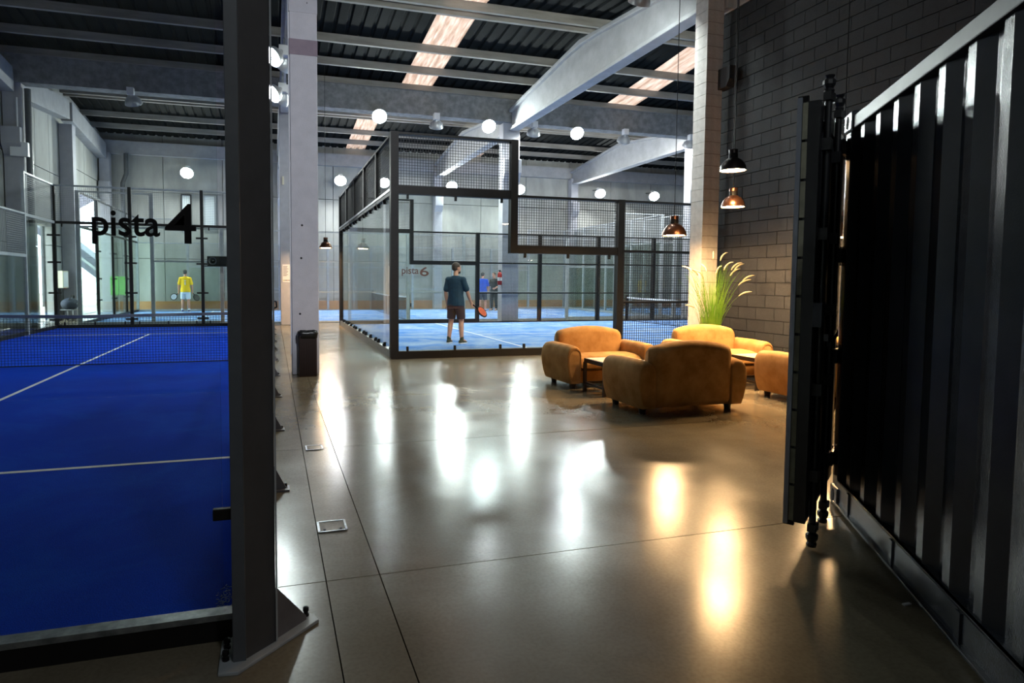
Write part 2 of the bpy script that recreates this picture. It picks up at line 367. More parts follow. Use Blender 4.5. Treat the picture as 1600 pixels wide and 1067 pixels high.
# gutter beams
for y in (9.75, 20.5, 30.75):
    if y > 30:
        MB().box(RX0, RX1, y - .2, y + .05, 6.75, 7.3).build('gutter_beam', M['beam'], ce); continue
    g = MB(); g.prism([(y - .33, 7.43), (y + .33, 7.43), (y + .22, 6.72), (y - .22, 6.72)], 'x', RX0, RX1)
    g.build('gutter_beam', M['gutter'], ce)
    MB().box(RX0, RX1, y - .42, y + .42, 7.43, 7.6).build('gutter_edge', M['purlin'], ce)
# delta roof beams along Y
cxs = [.465, 7.8, 15.1, 22.4]
def delta(x, y0, y1, label):
    t = thing('roof_beam', label, 'beam', (x, (y0 + y1) / 2, 6.42))
    ym = (y0 + y1) / 2; a, b = y0 + .35, y1 - .35
    web = [(a, 6.50), (b, 6.50), (b, 7.0), (ym + 1.0, 7.40), (ym, 7.46), (ym - 1.0, 7.40), (a, 7.0)]
    MB().prism(web, 'x', x - .09, x + .09).build('web', M['beam'], t)
    MB().prism([(a, 6.42), (b, 6.42), (b, 6.52), (a, 6.52)], 'x', x - .17, x + .17).build('bottom_flange', M['beam'], t, bevel=.02)
    MB().prism([(a, 7.0), (ym - 1, 7.40), (ym, 7.46), (ym + 1, 7.40), (b, 7.0), (b, 7.12), (ym, 7.6), (a, 7.12)], 'x', x - .2, x + .2).build('top_flange', M['beam'], t, bevel=.02)
    return t
nm = ['above the left white column', 'sloping down to the column behind the front glass court', 'far right behind the grass plant wall', 'at the far right end']
for x, n_ in zip(cxs, nm):
    delta(x, 9.75, 20.5, 'pale concrete roof beam of the near bay, ' + n_)
    delta(x, 20.5, 30.75, 'pale concrete roof beam of the far bay, ' + n_)
# columns
def column(x, y, label, w=.39, front=False, corbel=True):
    t = thing('column', label, 'column', (x, y, 0))
    MB().box(x - w / 2, x + w / 2, y - .2, y + .2, 0, 6.72).build('shaft', M['column'], t, bevel=.012)
    if corbel:
        MB().prism([(y - .2, 4.75), (y - .38, 5.05), (y - .38, 5.5), (y - .2, 5.5)], 'x', x - w / 2, x + w / 2).build('corbel', M['column'], t, bevel=.01)
    return t
c1 = column(.465, 9.85, 'front white square column with mauve band beside the brown bin', corbel=False)
MB().box(.265, .665, 9.644, 10.056, 4.64, 4.86).build('paint_band', M['band'], c1)
MB().box(.265, .665, 9.644, 10.056, 5.24, 6.7).build('upper_paint', M['column'], c1)
MB().tube([(.262, 9.70, .3), (.262, 9.70, 6.5)], .012, 8).build('conduit', M['white'], c1)
for z in (.9, 1.72, 2.2, 5.38): MB().ball((.36 + .03 * z, 9.65, z), .016, .008, .016, 8, 5).build('bolt_hole', M['black_steel'], c1)
c2 = column(.44, 20.6, 'rear white column with paper notice, seen just left of the front column', corbel=False)
MB().box(.32, .37, 20.33, 20.4, 4.3, 4.55).build('junction_box', M['cream'], c2)
column(7.8, 20.6, 'white column behind the front glass court with red extinguisher beside it', w=.6)
column(15.1, 20.6, 'white column at far right between the glass courts')
column(-6.74, 20.55, 'grey column on the left wall beside the tall door opening', w=.46)
column(-6.78, 25.4, 'beige grey column between the two left wall openings', w=.42, corbel=False)
for x, l in ((-6.74, 'grey corner column where left wall meets the back wall'), (.465, 'far column on back wall hidden near the pendant lamp'), (7.8, 'far column with corbel on the back wall behind the player'), (15.1, 'far column with corbel on back wall, right of the other'), (22.4, 'farthest right column on the back wall')):
    column(x, 30.45, l)
# notice on rear column
nt_ = thing('notice', 'white paper notice with coloured dots taped to the rear column', 'notice', (.42, 20.39, 1.32))
MB().box(.30, .54, 20.385, 20.395, 1.325, 1.875).build('sheet', M['paper'], nt_)
for k in range(9):
    w = random.uniform(.1, .19); z = 1.80 - k * .035
    MB().box(.325, .325 + w, 20.381, 20.386, z, z + .014).build('text_line', M['print'], nt_)
for k, c in enumerate(((200, 190, 40), (60, 90, 60), (60, 50, 50), (150, 40, 40), (40, 40, 40))):
    MB().lathe([(.016, 0), (.016, .004)], 10, (.34 + k * .04, 20.386, 1.385), Matrix.Rotation(PI / 2, 4, 'X')).build('dot', pbr('dot', lin(c)), nt_)

# ------------------------------------------------------------------ walls
wl = setting('wall_left')
def panel(x0, x1, y0, y1, z0, z1, par, mat='precast'): return MB().box(x0, x1, y0, y1, z0, z1).build('panel', M[mat], par)
g = .012
ysl = [-3.2, -.8, 1.6, 4.0, 6.4, 8.8, 11.2, 13.6, 16.0, 18.4, 20.8, 22.9]
for a, b in zip(ysl, ysl[1:]):
    for z0, z1 in ((0, 2.4), (2.4, 4.9), (4.9, 8.6)): panel(-7.2, -7.0, a + g, b - g, z0 + g, z1 - g, wl)
for (a, b, z0, z1) in ((22.9, 24.2, 3.1, 4.9), (22.9, 24.2, 4.9, 8.6), (24.2, 26.0, 0, 2.5), (24.2, 26.0, 2.5, 4.9), (24.2, 26.0, 4.9, 8.6), (26.0, 28.3, 4.75, 5.5), (26.0, 28.3, 5.5, 8.6), (28.3, 30.7, 4.75, 5.5), (28.3, 30.7, 5.5, 8.6), (30.7, 31.2, 0, 8.6)):
    panel(-7.2, -7.0, a + g, b - g, z0 + g, z1 - g, wl)
for (a, b, z0, z1) in ((-3.2, 22.9, 0, 8.6), (22.9, 31.2, 4.76, 8.6), (24.2, 26.0, 0, 4.76), (22.9, 24.2, 3.12, 4.76), (30.7, 31.2, 0, 4.76)):
    MB().box(-7.26, -7.2, a, b, z0, z1).build('backing', M['mortar'], wl)
MB().box(-7.0, -6.9, 26.0, 30.6, 4.62, 4.74).build('lintel', M['grey_steel'], wl)
# sloping gable beams along the left wall
for (ya, za, yb, zb) in ((20.9, 7.0, 25.3, 7.45), (25.6, 7.45, 30.3, 7.0), (15.2, 7.45, 20.3, 7.0), (10, 7.0, 14.9, 7.45)):
    t = tag(MB().quadbox([(-7.0, ya, za - .55), (-6.65, ya, za - .55), (-6.65, yb, zb - .55), (-7.0, yb, zb - .55), (-7.0, ya, za + .1), (-6.65, ya, za + .1), (-6.65, yb, zb + .1), (-7.0, yb, zb + .1)]).build('gable_beam', M['beam'], bevel=.01),
            'sloping concrete gable beam along the left wall, ' + ('rising to the middle column' if ya == 20.9 else 'falling to the far left corner' if ya == 25.6 else 'falling to the near gutter' if ya == 15.2 else 'nearest of the four'), 'beam')
wb = setting('wall_back')
xb = [-7.0 + i * 2.45 for i in range(14)]
for a, b in zip(xb, xb[1:]):
    for z0, z1 in ((0, 2.3), (2.3, 5.2), (5.2, 8.6)): panel(a + g, b - g, 30.8, 31.0, z0 + g, z1 - g, wb)
MB().box(-7.0, 24.9, 31.0, 31.1, 0, 8.6).build('backing', M['mortar'], wb)
bb = MB().box(-6.7, 24.3, 30.76, 30.8, 0, .42).build('baseboard_back', M['orange_base']); bb['kind'] = 'structure'
wr = setting('wall_right')
bw = MB().box(7.58, 7.75, -3.2, 9.75, 0, 6.02).build('backing', M['mortar'], wr)
bl = MB().box(-.015, .015, -.197, .197, .003, .193).mesh('block', M['dark_block']); rest = MB()
for r in range(30):
    for c in range(14):
        y = 9.55 - c * .4 - (.2 if r % 2 else 0); z = r * .2
        if r < 21: o = inst('block', bl, (7.565 + random.uniform(-.002, .002), y, z), wr)
        else: rest.box(7.55, 7.58, y - .197, y + .197, z + .003, z + .193)
rest.build('upper_blocks', M['dark_block'], wr)['kind'] = 'stuff'
MB().box(7.55, 7.58, -3.2, 3.9, 0, 6.0).build('painted_wall', M['dark_block'], wr)
MB().box(7.55, 7.75, -3.2, 9.75, 6.02, 8.6).build('upper_wall', M['pale_wall'], wr)
MB().box(7.44, 7.56, 9.3, 9.7, 6.05, 8.4).build('upper_pier', M['pale_wall'], wr)
ws = setting('wall_front'); panel(7.5, 24.6, 9.75, 9.95, 0, 8.6, ws, 'pale_wall')
we = setting('wall_far_right'); panel(24.4, 24.6, 9.75, 31.0, 0, 8.6, we, 'precast')
wn = setting('wall_near'); panel(-7.0, 7.75, -3.4, -3.2, 0, 8.6, wn, 'precast')
# white block pier
pr_ = thing('block_pier', 'white painted concrete block pier beside the ornamental grass', 'pier', (7.26, 9.54, 0))
pb = MB().box(-.165, .155, -.163, .165, .003, .196).mesh('block', M['white_block'])
for r in range(35): inst('block', pb, (7.262 + random.uniform(-.0015, .0015), 9.525 + random.uniform(-.0015, .0015), r * .2), pr_)
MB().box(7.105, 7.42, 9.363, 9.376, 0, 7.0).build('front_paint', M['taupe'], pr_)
MB().box(7.105, 7.42, 9.37, 9.68, 0, 7.0).build('core', M['pale_wall'], pr_)
# windows in back wall
for k, (xa, xe) in enumerate(((-3.82, -3.44), (-2.9, -2.44))):
    w = setting('window_%d' % (k + 1))
    MB().box(xa, xe, 30.74, 30.78, 3.75, 5.1).build('pane', pbr('frosted_pane', lin((215, 222, 226)), rough=.3), w)
    f = MB()
    for s in (xa, xe): f.box(s - .03, s + .03, 30.72, 30.8, 3.7, 5.15)
    for z in (3.72, 5.13): f.box(xa, xe, 30.72, 30.8, z - .03, z + .03)
    f.build('window_frame', M['black_steel' if k == 0 else 'grey_steel'], w)
# outdoors seen through the left openings
tag(MB().box(-45, -7.26, 5, 70, -.3, -.02).build('yard_ground', M['outdoor']), kind='structure')
tag(MB().box(-24, -23.6, 8, 70, 0, 2.6).build('yard_wall', M['outwall']), 'pale sandy boundary wall across the yard outside the openings', 'wall')
def tilted(label, y0, y1, p, q, w):
    t = thing('awning', label, 'awning', (p[0], y0, 0)); n = 6; p = Vector((p[0], p[1])); q = Vector((q[0], q[1]))
    for i in range(n):
        a = y0 + (y1 - y0) * i / n; b = y0 + (y1 - y0) * (i + 1) / n - .02
        MB().bar((p.x, (a + b) / 2, p.y), (q.x, (a + b) / 2, q.y), b - a, w).build('slat', M['awning'], t)
    for y in (y0 - .06, y1 + .06): MB().bar((p.x, y, p.y), (q.x, y, q.y), .08, .12).build('frame_bar', M['grey_steel'], t)
    for x, z in (tuple(p), tuple(q)): MB().bar((x, y1 + .06, -.02), (x, y1 + .06, z), .1).build('prop', M['post_steel'], t)
tilted('violet grey outdoor awning seen high in the left opening, sloping up to the right', 34.5, 36.5, (-11.0, 4.3), (-8.1, 6.1), .75)
tilted('violet grey outdoor awning seen through the left opening, sloping down to the right', 36.7, 38.7, (-11.6, 4.4), (-7.9, 1.25), .72)

# ------------------------------------------------------------------ padel courts
_mesh_cache = {}
def wire_mesh(w, h, mat, r=.0028, sp=.05):
    k = (round(w, 2), round(h, 2), mat.name, r, sp)
    if k not in _mesh_cache:
        mb = MB(); n = int(w / sp); q = int(h / sp)
        for i in range(n + 1):
            x = (w - n * sp) / 2 + i * sp; mb.box(x - r, x + r, -r, r, 0, h)
        for i in range(q + 1):
            z = (h - q * sp) / 2 + i * sp; mb.box(0, w, -r * .6 + r, r * .6 + r, z - r, z + r)
        _mesh_cache[k] = mb.mesh('mesh_panel', mat)
    return _mesh_cache[k]
_clamp = {}
def clamp_mesh(mat):
    if mat.name not in _clamp:
        _clamp[mat.name] = MB().box(-.018, .018, -.03, .02, -.05, .05).box(-.014, .014, -.045, -.03, -.02, .02).mesh('clamp', mat)
    return _clamp[mat.name]
def court_side(root, A, B, panels, st, wire, pw=.08, fr=.08, clamps=True, gusset=False, sp=.05, wr_=.0028, posts=True, base_mat=None, first=True, last=True, mid=1.0, frameless=False, top_mat=None):
    """panels: list of (length, kind): tall / step / fence / open ; A->B along the base line, outside is to the right-hand side of travel"""
    A = Vector((A[0], A[1], 0)); B = Vector((B[0], B[1], 0)); d = (B - A).normalized(); nrm = Vector((d.y, -d.x, 0)); ang = math.atan2(d.y, d.x)
    tot = sum(p[0] for p in panels); sc = (B - A).length / tot; s = 0
    hts = {'tall': 4.0, 'step': 3.0, 'fence': 3.0, 'open': 3.0}
    P = lambda t, z, o=0: A + d * t + nrm * o + Vector((0, 0, z))
    def hbar(t0, t1, z, w, name='rail', mat=None, dep=None): return MB().bar(P(t0, z), P(t1, z), dep or pw * .9, w).build(name, mat or st, root)
    prev = None
    for i, (L, kind) in enumerate(panels + [(0, None)]):
        L *= sc
        if posts and not (i == 0 and not first) and not (i == len(panels) and not last):
            h = max(hts.get(prev, 0), hts.get(kind, 0)); zb = 0
            if frameless and prev == 'tall' and kind == 'tall': zb = 2.92
            if frameless and {prev, kind} == {'tall', 'step'}: zb = 1.92
            p = MB().box(-pw / 2, pw / 2, -pw / 2, pw / 2, zb, h).mesh('post', st)
            po = inst('post', p, P(s, 0), root, (0, 0, ang))
            if gusset:
                q = MB().box(-.05, .05, -pw / 2 - .11, -pw / 2, 0, .012).mesh('foot_plate', M['gusset']); link('foot_plate', q, po)
                q = MB().prism([(-pw / 2, .012), (-pw / 2 - .09, .012), (-pw / 2, .19)], 'x', -.008, .008).mesh('gusset', M['gusset']); link('gusset', q, po)
                q = MB().lathe([(.012, .012), (.012, .03), (.007, .034)], 8, (.03, -pw / 2 - .085, 0)).mesh('bolt', M['black_steel']); link('bolt', q, po)
        if kind is None: break
        t0, t1 = s, s + L; a, b = t0 + pw / 2, t1 - pw / 2
        if kind == 'tall' or kind == 'step':
            top = 2.92 if kind == 'tall' else 1.92
            hbar(t0, t1, .07 if frameless else .05, .14 if frameless else .1, 'base_rail', base_mat)
            hbar(a - .01, b + .01, top + fr / 2, fr, 'mid_rail')
            ga, gb_ = (t0 + .004 if frameless and i > 0 else a), (t1 - .004 if frameless and i < len(panels) - 1 and panels[i + 1][1] != 'fence' else b)
            o = MB().box(0, gb_ - ga, -.006, .006, .1, top).mesh('glass_pane', M['glass']); inst('glass_pane', o, P(ga, 0), root, (0, 0, ang))
            mw = wire_mesh(b - a, (3.95 if kind == 'tall' else 2.95) - top - fr, wire, wr_, sp)
            inst('mesh_panel', mw, P(a, top + fr), root, (0, 0, ang))['kind'] = 'stuff'
            hbar(t0, t1, (3.975 if kind == 'tall' else 2.975), .04, 'top_rail', top_mat)
            if clamps:
                for q in range(3):
                    t = a + (b - a) * (q * .42 + .08)
                    inst('clamp', clamp_mesh(M['black_steel']), P(t, .17 if frameless else .13, .012), root, (0, 0, ang)); inst('clamp', clamp_mesh(M['black_steel']), P(t, top - .03, .012), root, (0, 0, ang))
        elif kind == 'fence':
            for z in (.03, 2.0, 2.975): hbar(t0, t1, z, .04, 'rail')
            hbar(t0, t1, mid, .035, 'rail')
            mw = wire_mesh(b - a, 2.9, wire, wr_, sp); inst('mesh_panel', mw, P(a, .05), root, (0, 0, ang))['kind'] = 'stuff'
        elif kind == 'open':
            hbar(t0, t1, 2.975, .04, 'rail'); hbar(t0, t1, 2.0, .04, 'rail')
            mw = wire_mesh(b - a, .95, wire, wr_, sp); inst('mesh_panel', mw, P(a, 2.02), root, (0, 0, ang))['kind'] = 'stuff'
        s += L; prev = kind
def line_(root, x0, x1, y0, y1, z=.014): MB().box(x0, x1, y0, y1, z - .002, z).build('court_line', M['line'], root)
def net(label, A, B, mat_tape, group='padel nets', strap=True):
    A = Vector((A[0], A[1], 0)); B = Vector((B[0], B[1], 0)); L = (B - A).length; d = (B - A).normalized()
    ang = math.atan2(d.y, d.x); t = thing('padel_net', label, 'net', A, ang, group)
    for x in (0, L):
        po = MB().box(x - .04, x + .04, -.04, .04, .014, .92).mesh('post', M['black_steel']); link('post', po, t)
        link('crank', MB().box(x - .02, x + .02, -.1, -.04, .5, .62).mesh('crank', M['black_steel']), t)
    def sag(x): return .86 - .04 * (1 - abs(2 * x / L - 1))
    tp = MB(); nseg = 12
    for i in range(nseg):
        a = .04 + (L - .08) * i / nseg; b = .04 + (L - .08) * (i + 1) / nseg
        tp.quadbox([(a, -.012, sag(a) - .05), (b, -.012, sag(b) - .05), (b, .012, sag(b) - .05), (a, .012, sag(a) - .05), (a, -.012, sag(a)), (b, -.012, sag(b)), (b, .012, sag(b)), (a, .012, sag(a))])
    link('tape', tp.mesh('tape', mat_tape), t)
    mb = MB(); n = int(L / .045); r = .0022
    for i in range(n + 1):
        x = .04 + (L - .08) * i / n; mb.box(x - r, x + r, -r, r, .03, sag(x) - .04)
    for i in range(19):
        z = .03 + i * .0435
        mb.box(.04, L - .04, -r, r, z - r, z + r)
    mb.box(.04, L - .04, -.008, .008, .02, .035)
    o = link('netting', mb.mesh('netting', M['netcord']), t); o['kind'] = 'stuff'
    if strap: link('strap', MB().box(L / 2 - .025, L / 2 + .025, -.015, .015, .014, .83).mesh('strap', mat_tape), t)
    return t

# --- court 4 (deep blue, on the left)
X0, X1, Y0, Y1 = -5.78, -.06, 2.58, 20.2
k4 = thing('padel_court', 'deep blue padel court at left behind glass lettered pista 4', 'court', ((X0 + X1) / 2, (Y0 + Y1) / 2, 0))
MB().box(X0 + .03, X1 - .03, Y0 + .03, Y1 - .03, 0, .012).build('turf', M['turf_deep'], k4)
line_(k4, X0 + .05, X1 - .05, 5.18, 5.23); line_(k4, X0 + .05, X1 - .05, 17.58, 17.63); line_(k4, -3.015, -2.965, 5.23, 17.58)
dk, wk = M['post_steel'], M['wire_grey']
# near end wall: one glass run in front of the viewer, base rail with a grey top edge
court_side(k4, (X0, Y0), (-.165, Y0), [(1.9, 'tall')] * 3, dk, wk, pw=.06, fr=.1, posts=False, clamps=False, base_mat=M['black_steel'])
MB().box(X0, -.16, Y0 - .035, Y0 + .03, .085, .108).build('rail_cap', M['galv'], k4)
# right side (outer face to the corridor): gusseted posts
court_side(k4, (X1, Y0 + .0), (X1, Y1), [(1.74, 'tall'), (1.74, 'step')] + [(1.745, 'fence')] * 6 + [(1.74, 'step'), (1.74, 'tall')], dk, wk, pw=.09, fr=.09, gusset=True, clamps=False, first=False, base_mat=M['galv'])
# rear wall
court_side(k4, (X1, Y1), (X0, Y1), [(1.9, 'tall')] * 3, M['black_steel'], wk, pw=.085, fr=.07, first=False, top_mat=M['grey_steel'])
# left side
court_side(k4, (X0, Y1), (X0, Y0), [(2.2, 'tall'), (1.9, 'step')] + [(1.85, 'fence')] * 5 + [(1.9, 'step'), (2.2, 'tall')], M['grey_steel'], wk, pw=.07, fr=.07, first=False, last=True, clamps=False, base_mat=M['black_steel'])
wf = MB(); rw = random.Random(3)
for i in range(90):
    x = -.215 + rw.gauss(0, .018); y = 2.86 + rw.gauss(0, .07); a = rw.uniform(0, PI); l = rw.uniform(.003, .010); w = rw.uniform(.0006, .0016); c, q = math.cos(a), math.sin(a)
    wf.quadbox([(x + c * u * l - q * v * w, y + q * u * l + c * v * w, z) for z in (.012, .0135) for u, v in ((-1, -1), (1, -1), (1, 1), (-1, 1))])
wf.build('worn_fibres', M['worn'], k4)['kind'] = 'stuff'
# spider clamps on the rear posts
for x in (X0, -3.87, -1.97):
    for z in (.25, 1.0, 1.85, 2.6):
        inst('spider_clamp', MB().box(-.16, .16, -.03, .03, -.025, .025).mesh('spider_clamp', M['black_steel']), (x, Y1 - .05, z), k4)
# pista 4 lettering on the near glass
lettering('pista', -.617, -.394, 1.558, .088, Y0 - .009, M['decal'], 'lettering', k4, fat=.016)
lettering('4', -.378, -.270, 1.533, .146, Y0 - .009, M['decal'], 'lettering', k4, fat=.004)
net('padel net across the deep blue court at left, grey tape', (X0 + .06, 11.4), (X1 - .1, 11.4), M['tape'], strap=False)
# foreground corner post of court 4
fp = thing('corner_post', 'tall dark steel corner post in the foreground with bolted foot plate', 'post', (-.08, 2.44, 0))
MB().box(-.152, -.106, 2.368, 2.52, .012, 4.6).build('left_flange', M['post_steel'], fp, bevel=.003)
MB().prism([(-.106, 2.378), (-.002, 2.468), (-.002, 2.52), (-.106, 2.52)], 'z', .012, 4.6).build('shaft', M['post_dark'], fp, bevel=.003)
MB().prism([(-.001, 2.462), (.006, 2.468), (.006, 2.535), (-.001, 2.535)], 'z', .012, 4.6).build('edge_strip', M['grey_steel'], fp)  # flange edge, pale grey standing in for light reflected along it
MB().prism([(-.2, 2.315), (-.132, 2.305), (.168, 2.585), (.15, 2.64), (.08, 2.66), (-.2, 2.53)], 'z', 0, .014).build('foot_plate', M['grey_steel'], fp, bevel=.003)
a = Vector((.0, 2.49)); b = Vector((.115, 2.60)); n2 = Vector((.5, -.5)).normalized() * .005
gp = MB()
gp.quadbox([(a.x + n2.x, a.y + n2.y, .014), (b.x + n2.x, b.y + n2.y, .014), (b.x - n2.x, b.y - n2.y, .014), (a.x - n2.x, a.y - n2.y, .014),
            (a.x + n2.x, a.y + n2.y, .215), (b.x + n2.x, b.y + n2.y, .03), (b.x - n2.x, b.y - n2.y, .03), (a.x - n2.x, a.y - n2.y, .215)])
gp.build('gusset', M['gusset'], fp)
for (x, y) in ((-.178, 2.39), (-.178, 2.47), (.118, 2.628)):
    MB().lathe([(.013, .014), (.013, .024), (.009, .025), (.009, .034), (.013, .036), (.012, .05), (.004, .054)], 10, (x, y, 0)).build('bolt', M['black_steel'], fp, smooth=True)
MB().box(-.215, -.15, 2.40, 2.425, .53, .572).build('glass_bracket', M['black_steel'], fp, bevel=.003)
hk = MB().tube([(.0, 8.5, 1.13), (.045, 8.5, 1.12), (.05, 8.5, 1.05), (.0, 8.5, 1.03)], .012, 8).build('door_handle', M['black_steel'], k4, smooth=True)
# loudspeaker on the rear rail
ls = thing('loudspeaker', 'small black loudspeaker box with round cone on a rail behind the blue court', 'speaker', (-1.5, 20.4, 1.8))
MB().box(-1.85, -1.2, 20.28, 20.54, 1.81, 2.09).build('cabinet', M['decal'], ls, bevel=.012)
MB().lathe([(.105, 0), (.105, .012), (.085, .012), (.05, -.004), (.03, .006), (.0, .01)], 24, (-1.70, 20.28, 1.95), Matrix.Rotation(PI / 2, 4, 'X')).build('cone', M['container_dark'], ls, smooth=True)
MB().lathe([(.112, 0), (.112, .014), (.098, .014), (.098, 0)], 24, (-1.70, 20.278, 1.95), Matrix.Rotation(PI / 2, 4, 'X')).build('ring', M['post_steel'], ls, smooth=True)
MB().box(-1.97, -1.05, 20.30, 20.50, 1.78, 1.81).build('shelf', M['black_steel'], ls)
for x in (-1.12,): MB().box(x - .03, x + .03, 20.36, 20.44, 0, 1.8).build('stand', M['black_steel'], ls)

# --- court 6 (black frame, light blue turf)
x0, x1, y0, y1 = 2.07, 22.2, 11.16, 20.2
k6 = thing('padel_court', 'light blue padel court in a heavy black frame beyond the armchairs, lettered pista 6', 'court', ((x0 + x1) / 2, (y0 + y1) / 2, 0))
MB().box(x0 + .03, x1 - .03, y0 + .03, y1 - .03, 0, .012).build('turf', M['turf_light'], k6)
line_(k6, 5.07, 5.12, y0 + .1, y1 - .1); line_(k6, 19.2, 19.25, y0 + .1, y1 - .1); line_(k6, 5.12, 19.2, (y0 + y1) / 2 - .025, (y0 + y1) / 2 + .025)
bs, wbk = M['black_steel'], M['wire_black']
court_side(k6, (x0, y0), (x1, y0), [(2.01, 'tall'), (2.01, 'step'), (2.01, 'fence')] + [(2.0, 'fence')] * 4 + [(2.0, 'step'), (2.0, 'tall')], bs, wbk, pw=.14, fr=.15, wr_=.0035, frameless=True)
court_side(k6, (x0, y1), (x0, y0), [(1.82, 'tall')] * 5, bs, wbk, pw=.10, fr=.10, first=False, last=False, base_mat=M['galv'], frameless=True)
court_side(k6, (x1, y1), (x0, y1), [(2.0, 'tall'), (2.0, 'step')] + [(2.0, 'fence')] * 4 + [(2.01, 'fence'), (2.01, 'step'), (2.01, 'tall')], bs, wbk, pw=.12, fr=.13, clamps=False, frameless=True)
court_side(k6, (x1, y0), (x1, y1), [(1.82, 'tall')] * 5, bs, wbk, pw=.08, fr=.08, first=False, last=False, clamps=False, frameless=True)
MB().box(x0 - .06, x0 + .06, y0 + .08, y1, 2.985, 3.03).build('ledge', M['galv'], k6)
lettering('pista', 2.205, 2.512, 1.522, .115, y0 - .009, M['decal_reflect'], 'lettering', k6, fat=.01)
lettering('6', 2.535, 2.70, 1.486, .16, y0 - .009, M['decal_reflect'], 'lettering', k6, fat=.01)
net('padel net with white tape in the black framed court', (12.15, y0 + .1), (12.15, y1 - .1), M['tape_white'])

# --- far court along the back wall, light grey frame
fx0, fx1, fy0, fy1 = -5.5, 14.4, 21.4, 29.9
k5 = thing('padel_court', 'light blue padel court along the back wall in a pale grey frame', 'court', ((fx0 + fx1) / 2, (fy0 + fy1) / 2, 0))
MB().box(fx0, fx1, fy0, fy1, 0, .012).build('turf', M['turf_light'], k5)
line_(k5, -2.5, -2.45, fy0 + .1, fy1 - .1); line_(k5, 11.4, 11.45, fy0 + .1, fy1 - .1); line_(k5, -2.45, 11.4, 25.62, 25.67)
gs, wg = M['grey_steel'], M['wire_grey']
P9 = [(2, 'tall'), (2, 'step')] + [(2, 'fence')] * 6 + [(2, 'step'), (2, 'tall')]
court_side(k5, (fx0, fy0), (fx1, fy0), P9, gs, wg, pw=.10, fr=.05, clamps=False, wr_=.002)
court_side(k5, (fx1, fy1), (fx0, fy1), P9, gs, wg, pw=.10, fr=.05, clamps=False, wr_=.002)
court_side(k5, (fx0, fy1), (fx0, fy0), [(2.1, 'tall')] * 4, M['black_steel'], wg, pw=.07, fr=.06, first=False, last=False, clamps=False, wr_=.002)
court_side(k5, (fx1, fy0), (fx1, fy1), [(2.1, 'tall')] * 4, gs, wg, pw=.08, fr=.06, first=False, last=False, clamps=False, wr_=.002)
for x in (fx0,):
    for i in range(1, 4):
        for z in (.7, 1.4, 2.3): inst('spider_clamp', MB().box(-.03, .03, -.14, .14, -.025, .025).mesh('spider_clamp', M['black_steel']), (x + .05, fy0 + 2.125 * i, z), k5)
net('padel net with white tape in the far court by the back wall', (4.5, fy0 + .1), (4.5, fy1 - .1), M['tape_white'])
# --- second far court to the right
hx0, hx1, hy0, hy1 = 15.0, 24.2, 21.4, 29.9
k7 = thing('padel_court', 'pale framed padel court at far right, its frame seen beyond the hanging copper lamp', 'court', ((hx0 + hx1) / 2, (hy0 + hy1) / 2, 0))
MB().box(hx0, hx1, hy0, hy1, 0, .012).build('turf', M['turf_light'], k7)
court_side(k7, (hx0, hy0), (hx1, hy0), [(2, 'tall'), (2, 'step')] + [(2, 'fence')] * 2, gs, wg, pw=.12, fr=.06, clamps=False, wr_=.002)
court_side(k7, (hx0, hy1), (hx0, hy0), [(2.1, 'tall')] * 4, gs, wg, pw=.08, fr=.06, first=False, last=False, clamps=False, wr_=.002)
court_side(k7, (hx1, hy1), (hx0, hy1), [(2, 'fence')] * 2 + [(2, 'step'), (2, 'tall')], gs, wg, pw=.10, fr=.06, clamps=False, wr_=.002)
line_(k7, 18, 18.05, hy0 + .1, hy1 - .1)

# ------------------------------------------------------------------ lamps
def floodlight(label, pos, aim, lit, group, far=False, mount=None, s=1.0, rec=0.0, dim=False):
    """bell reflector hanging from a bracket; aim = direction the mouth faces"""
    p = Vector(pos); a = Vector(aim).normalized(); t = thing('floodlight', label, 'floodlight', p, 0, group)
    rot = a.to_track_quat('Z', 'Y').to_matrix().to_4x4(); r = .235 * s
    sh = MB().lathe([(.07 * s, -.36 * s), (.085 * s, -.24 * s), (.12 * s, -.2 * s), (.2 * s, -.12 * s), (r, 0), (r, .012), (r - .012, .012), (r - .015, 0), (.19 * s, -.11 * s), (.0, -.13 * s)], 24, (0, 0, 0), rot)
    link('reflector', sh.mesh('reflector', M['lamp_body'], True), t)
    if rec: r -= .05
    ln = MB().lathe([(0.001, -.012), (r - .02, -.012), (r - .02, -.002), (r * .5, .02), (0.001, .026)], 24, -a * rec, rot)
    link('lens', ln.mesh('lens', M['flood_fill' if dim else 'flood_far' if far else 'flood'] if lit else M['lamp_off'], True), t)
    gb = p - a * .34 * s; mnt = Vector(mount) if mount else Vector((p.x, p.y + .12, 6.72))
    link('gear_box', MB().box(-.09, .09, -.09, .09, -.1, .1).mesh('gear_box', M['white']), t, gb - p)
    link('bracket', MB().bar(gb - p, mnt - p, .05).mesh('bracket', M['galv']), t)
    return t
ord_ = ('leftmost', 'middle', 'rightmost')
for i, (x, z) in enumerate(((3.27, 6.62), (6.88, 6.58), (10.08, 6.58))):
    floodlight('lit round floodlight under the gutter beam, %s of three facing the viewer' % ord_[i], (x, 20.1, z - .1), (-.10, -.75, -.55), True, 'floodlights under the rear gutter beam', mount=(x, 20.35, 6.8))
for i, (x, l) in enumerate(((-3.72, 'alone above the blue court at left'), (5.15, 'first right of the leftmost lit lamp'), (8.55, 'between the middle and right lit lamps'), (12.0, 'first right of the rightmost lit lamp'), (14.7, 'next to the white block pier'))):
    floodlight('unlit-looking bell floodlight under gutter beam facing away, ' + l, (x, 20.3, 6.38), (.12, .55, -.8), i > 0, 'floodlights under the rear gutter beam', far=True, mount=(x, 20.45, 6.74))
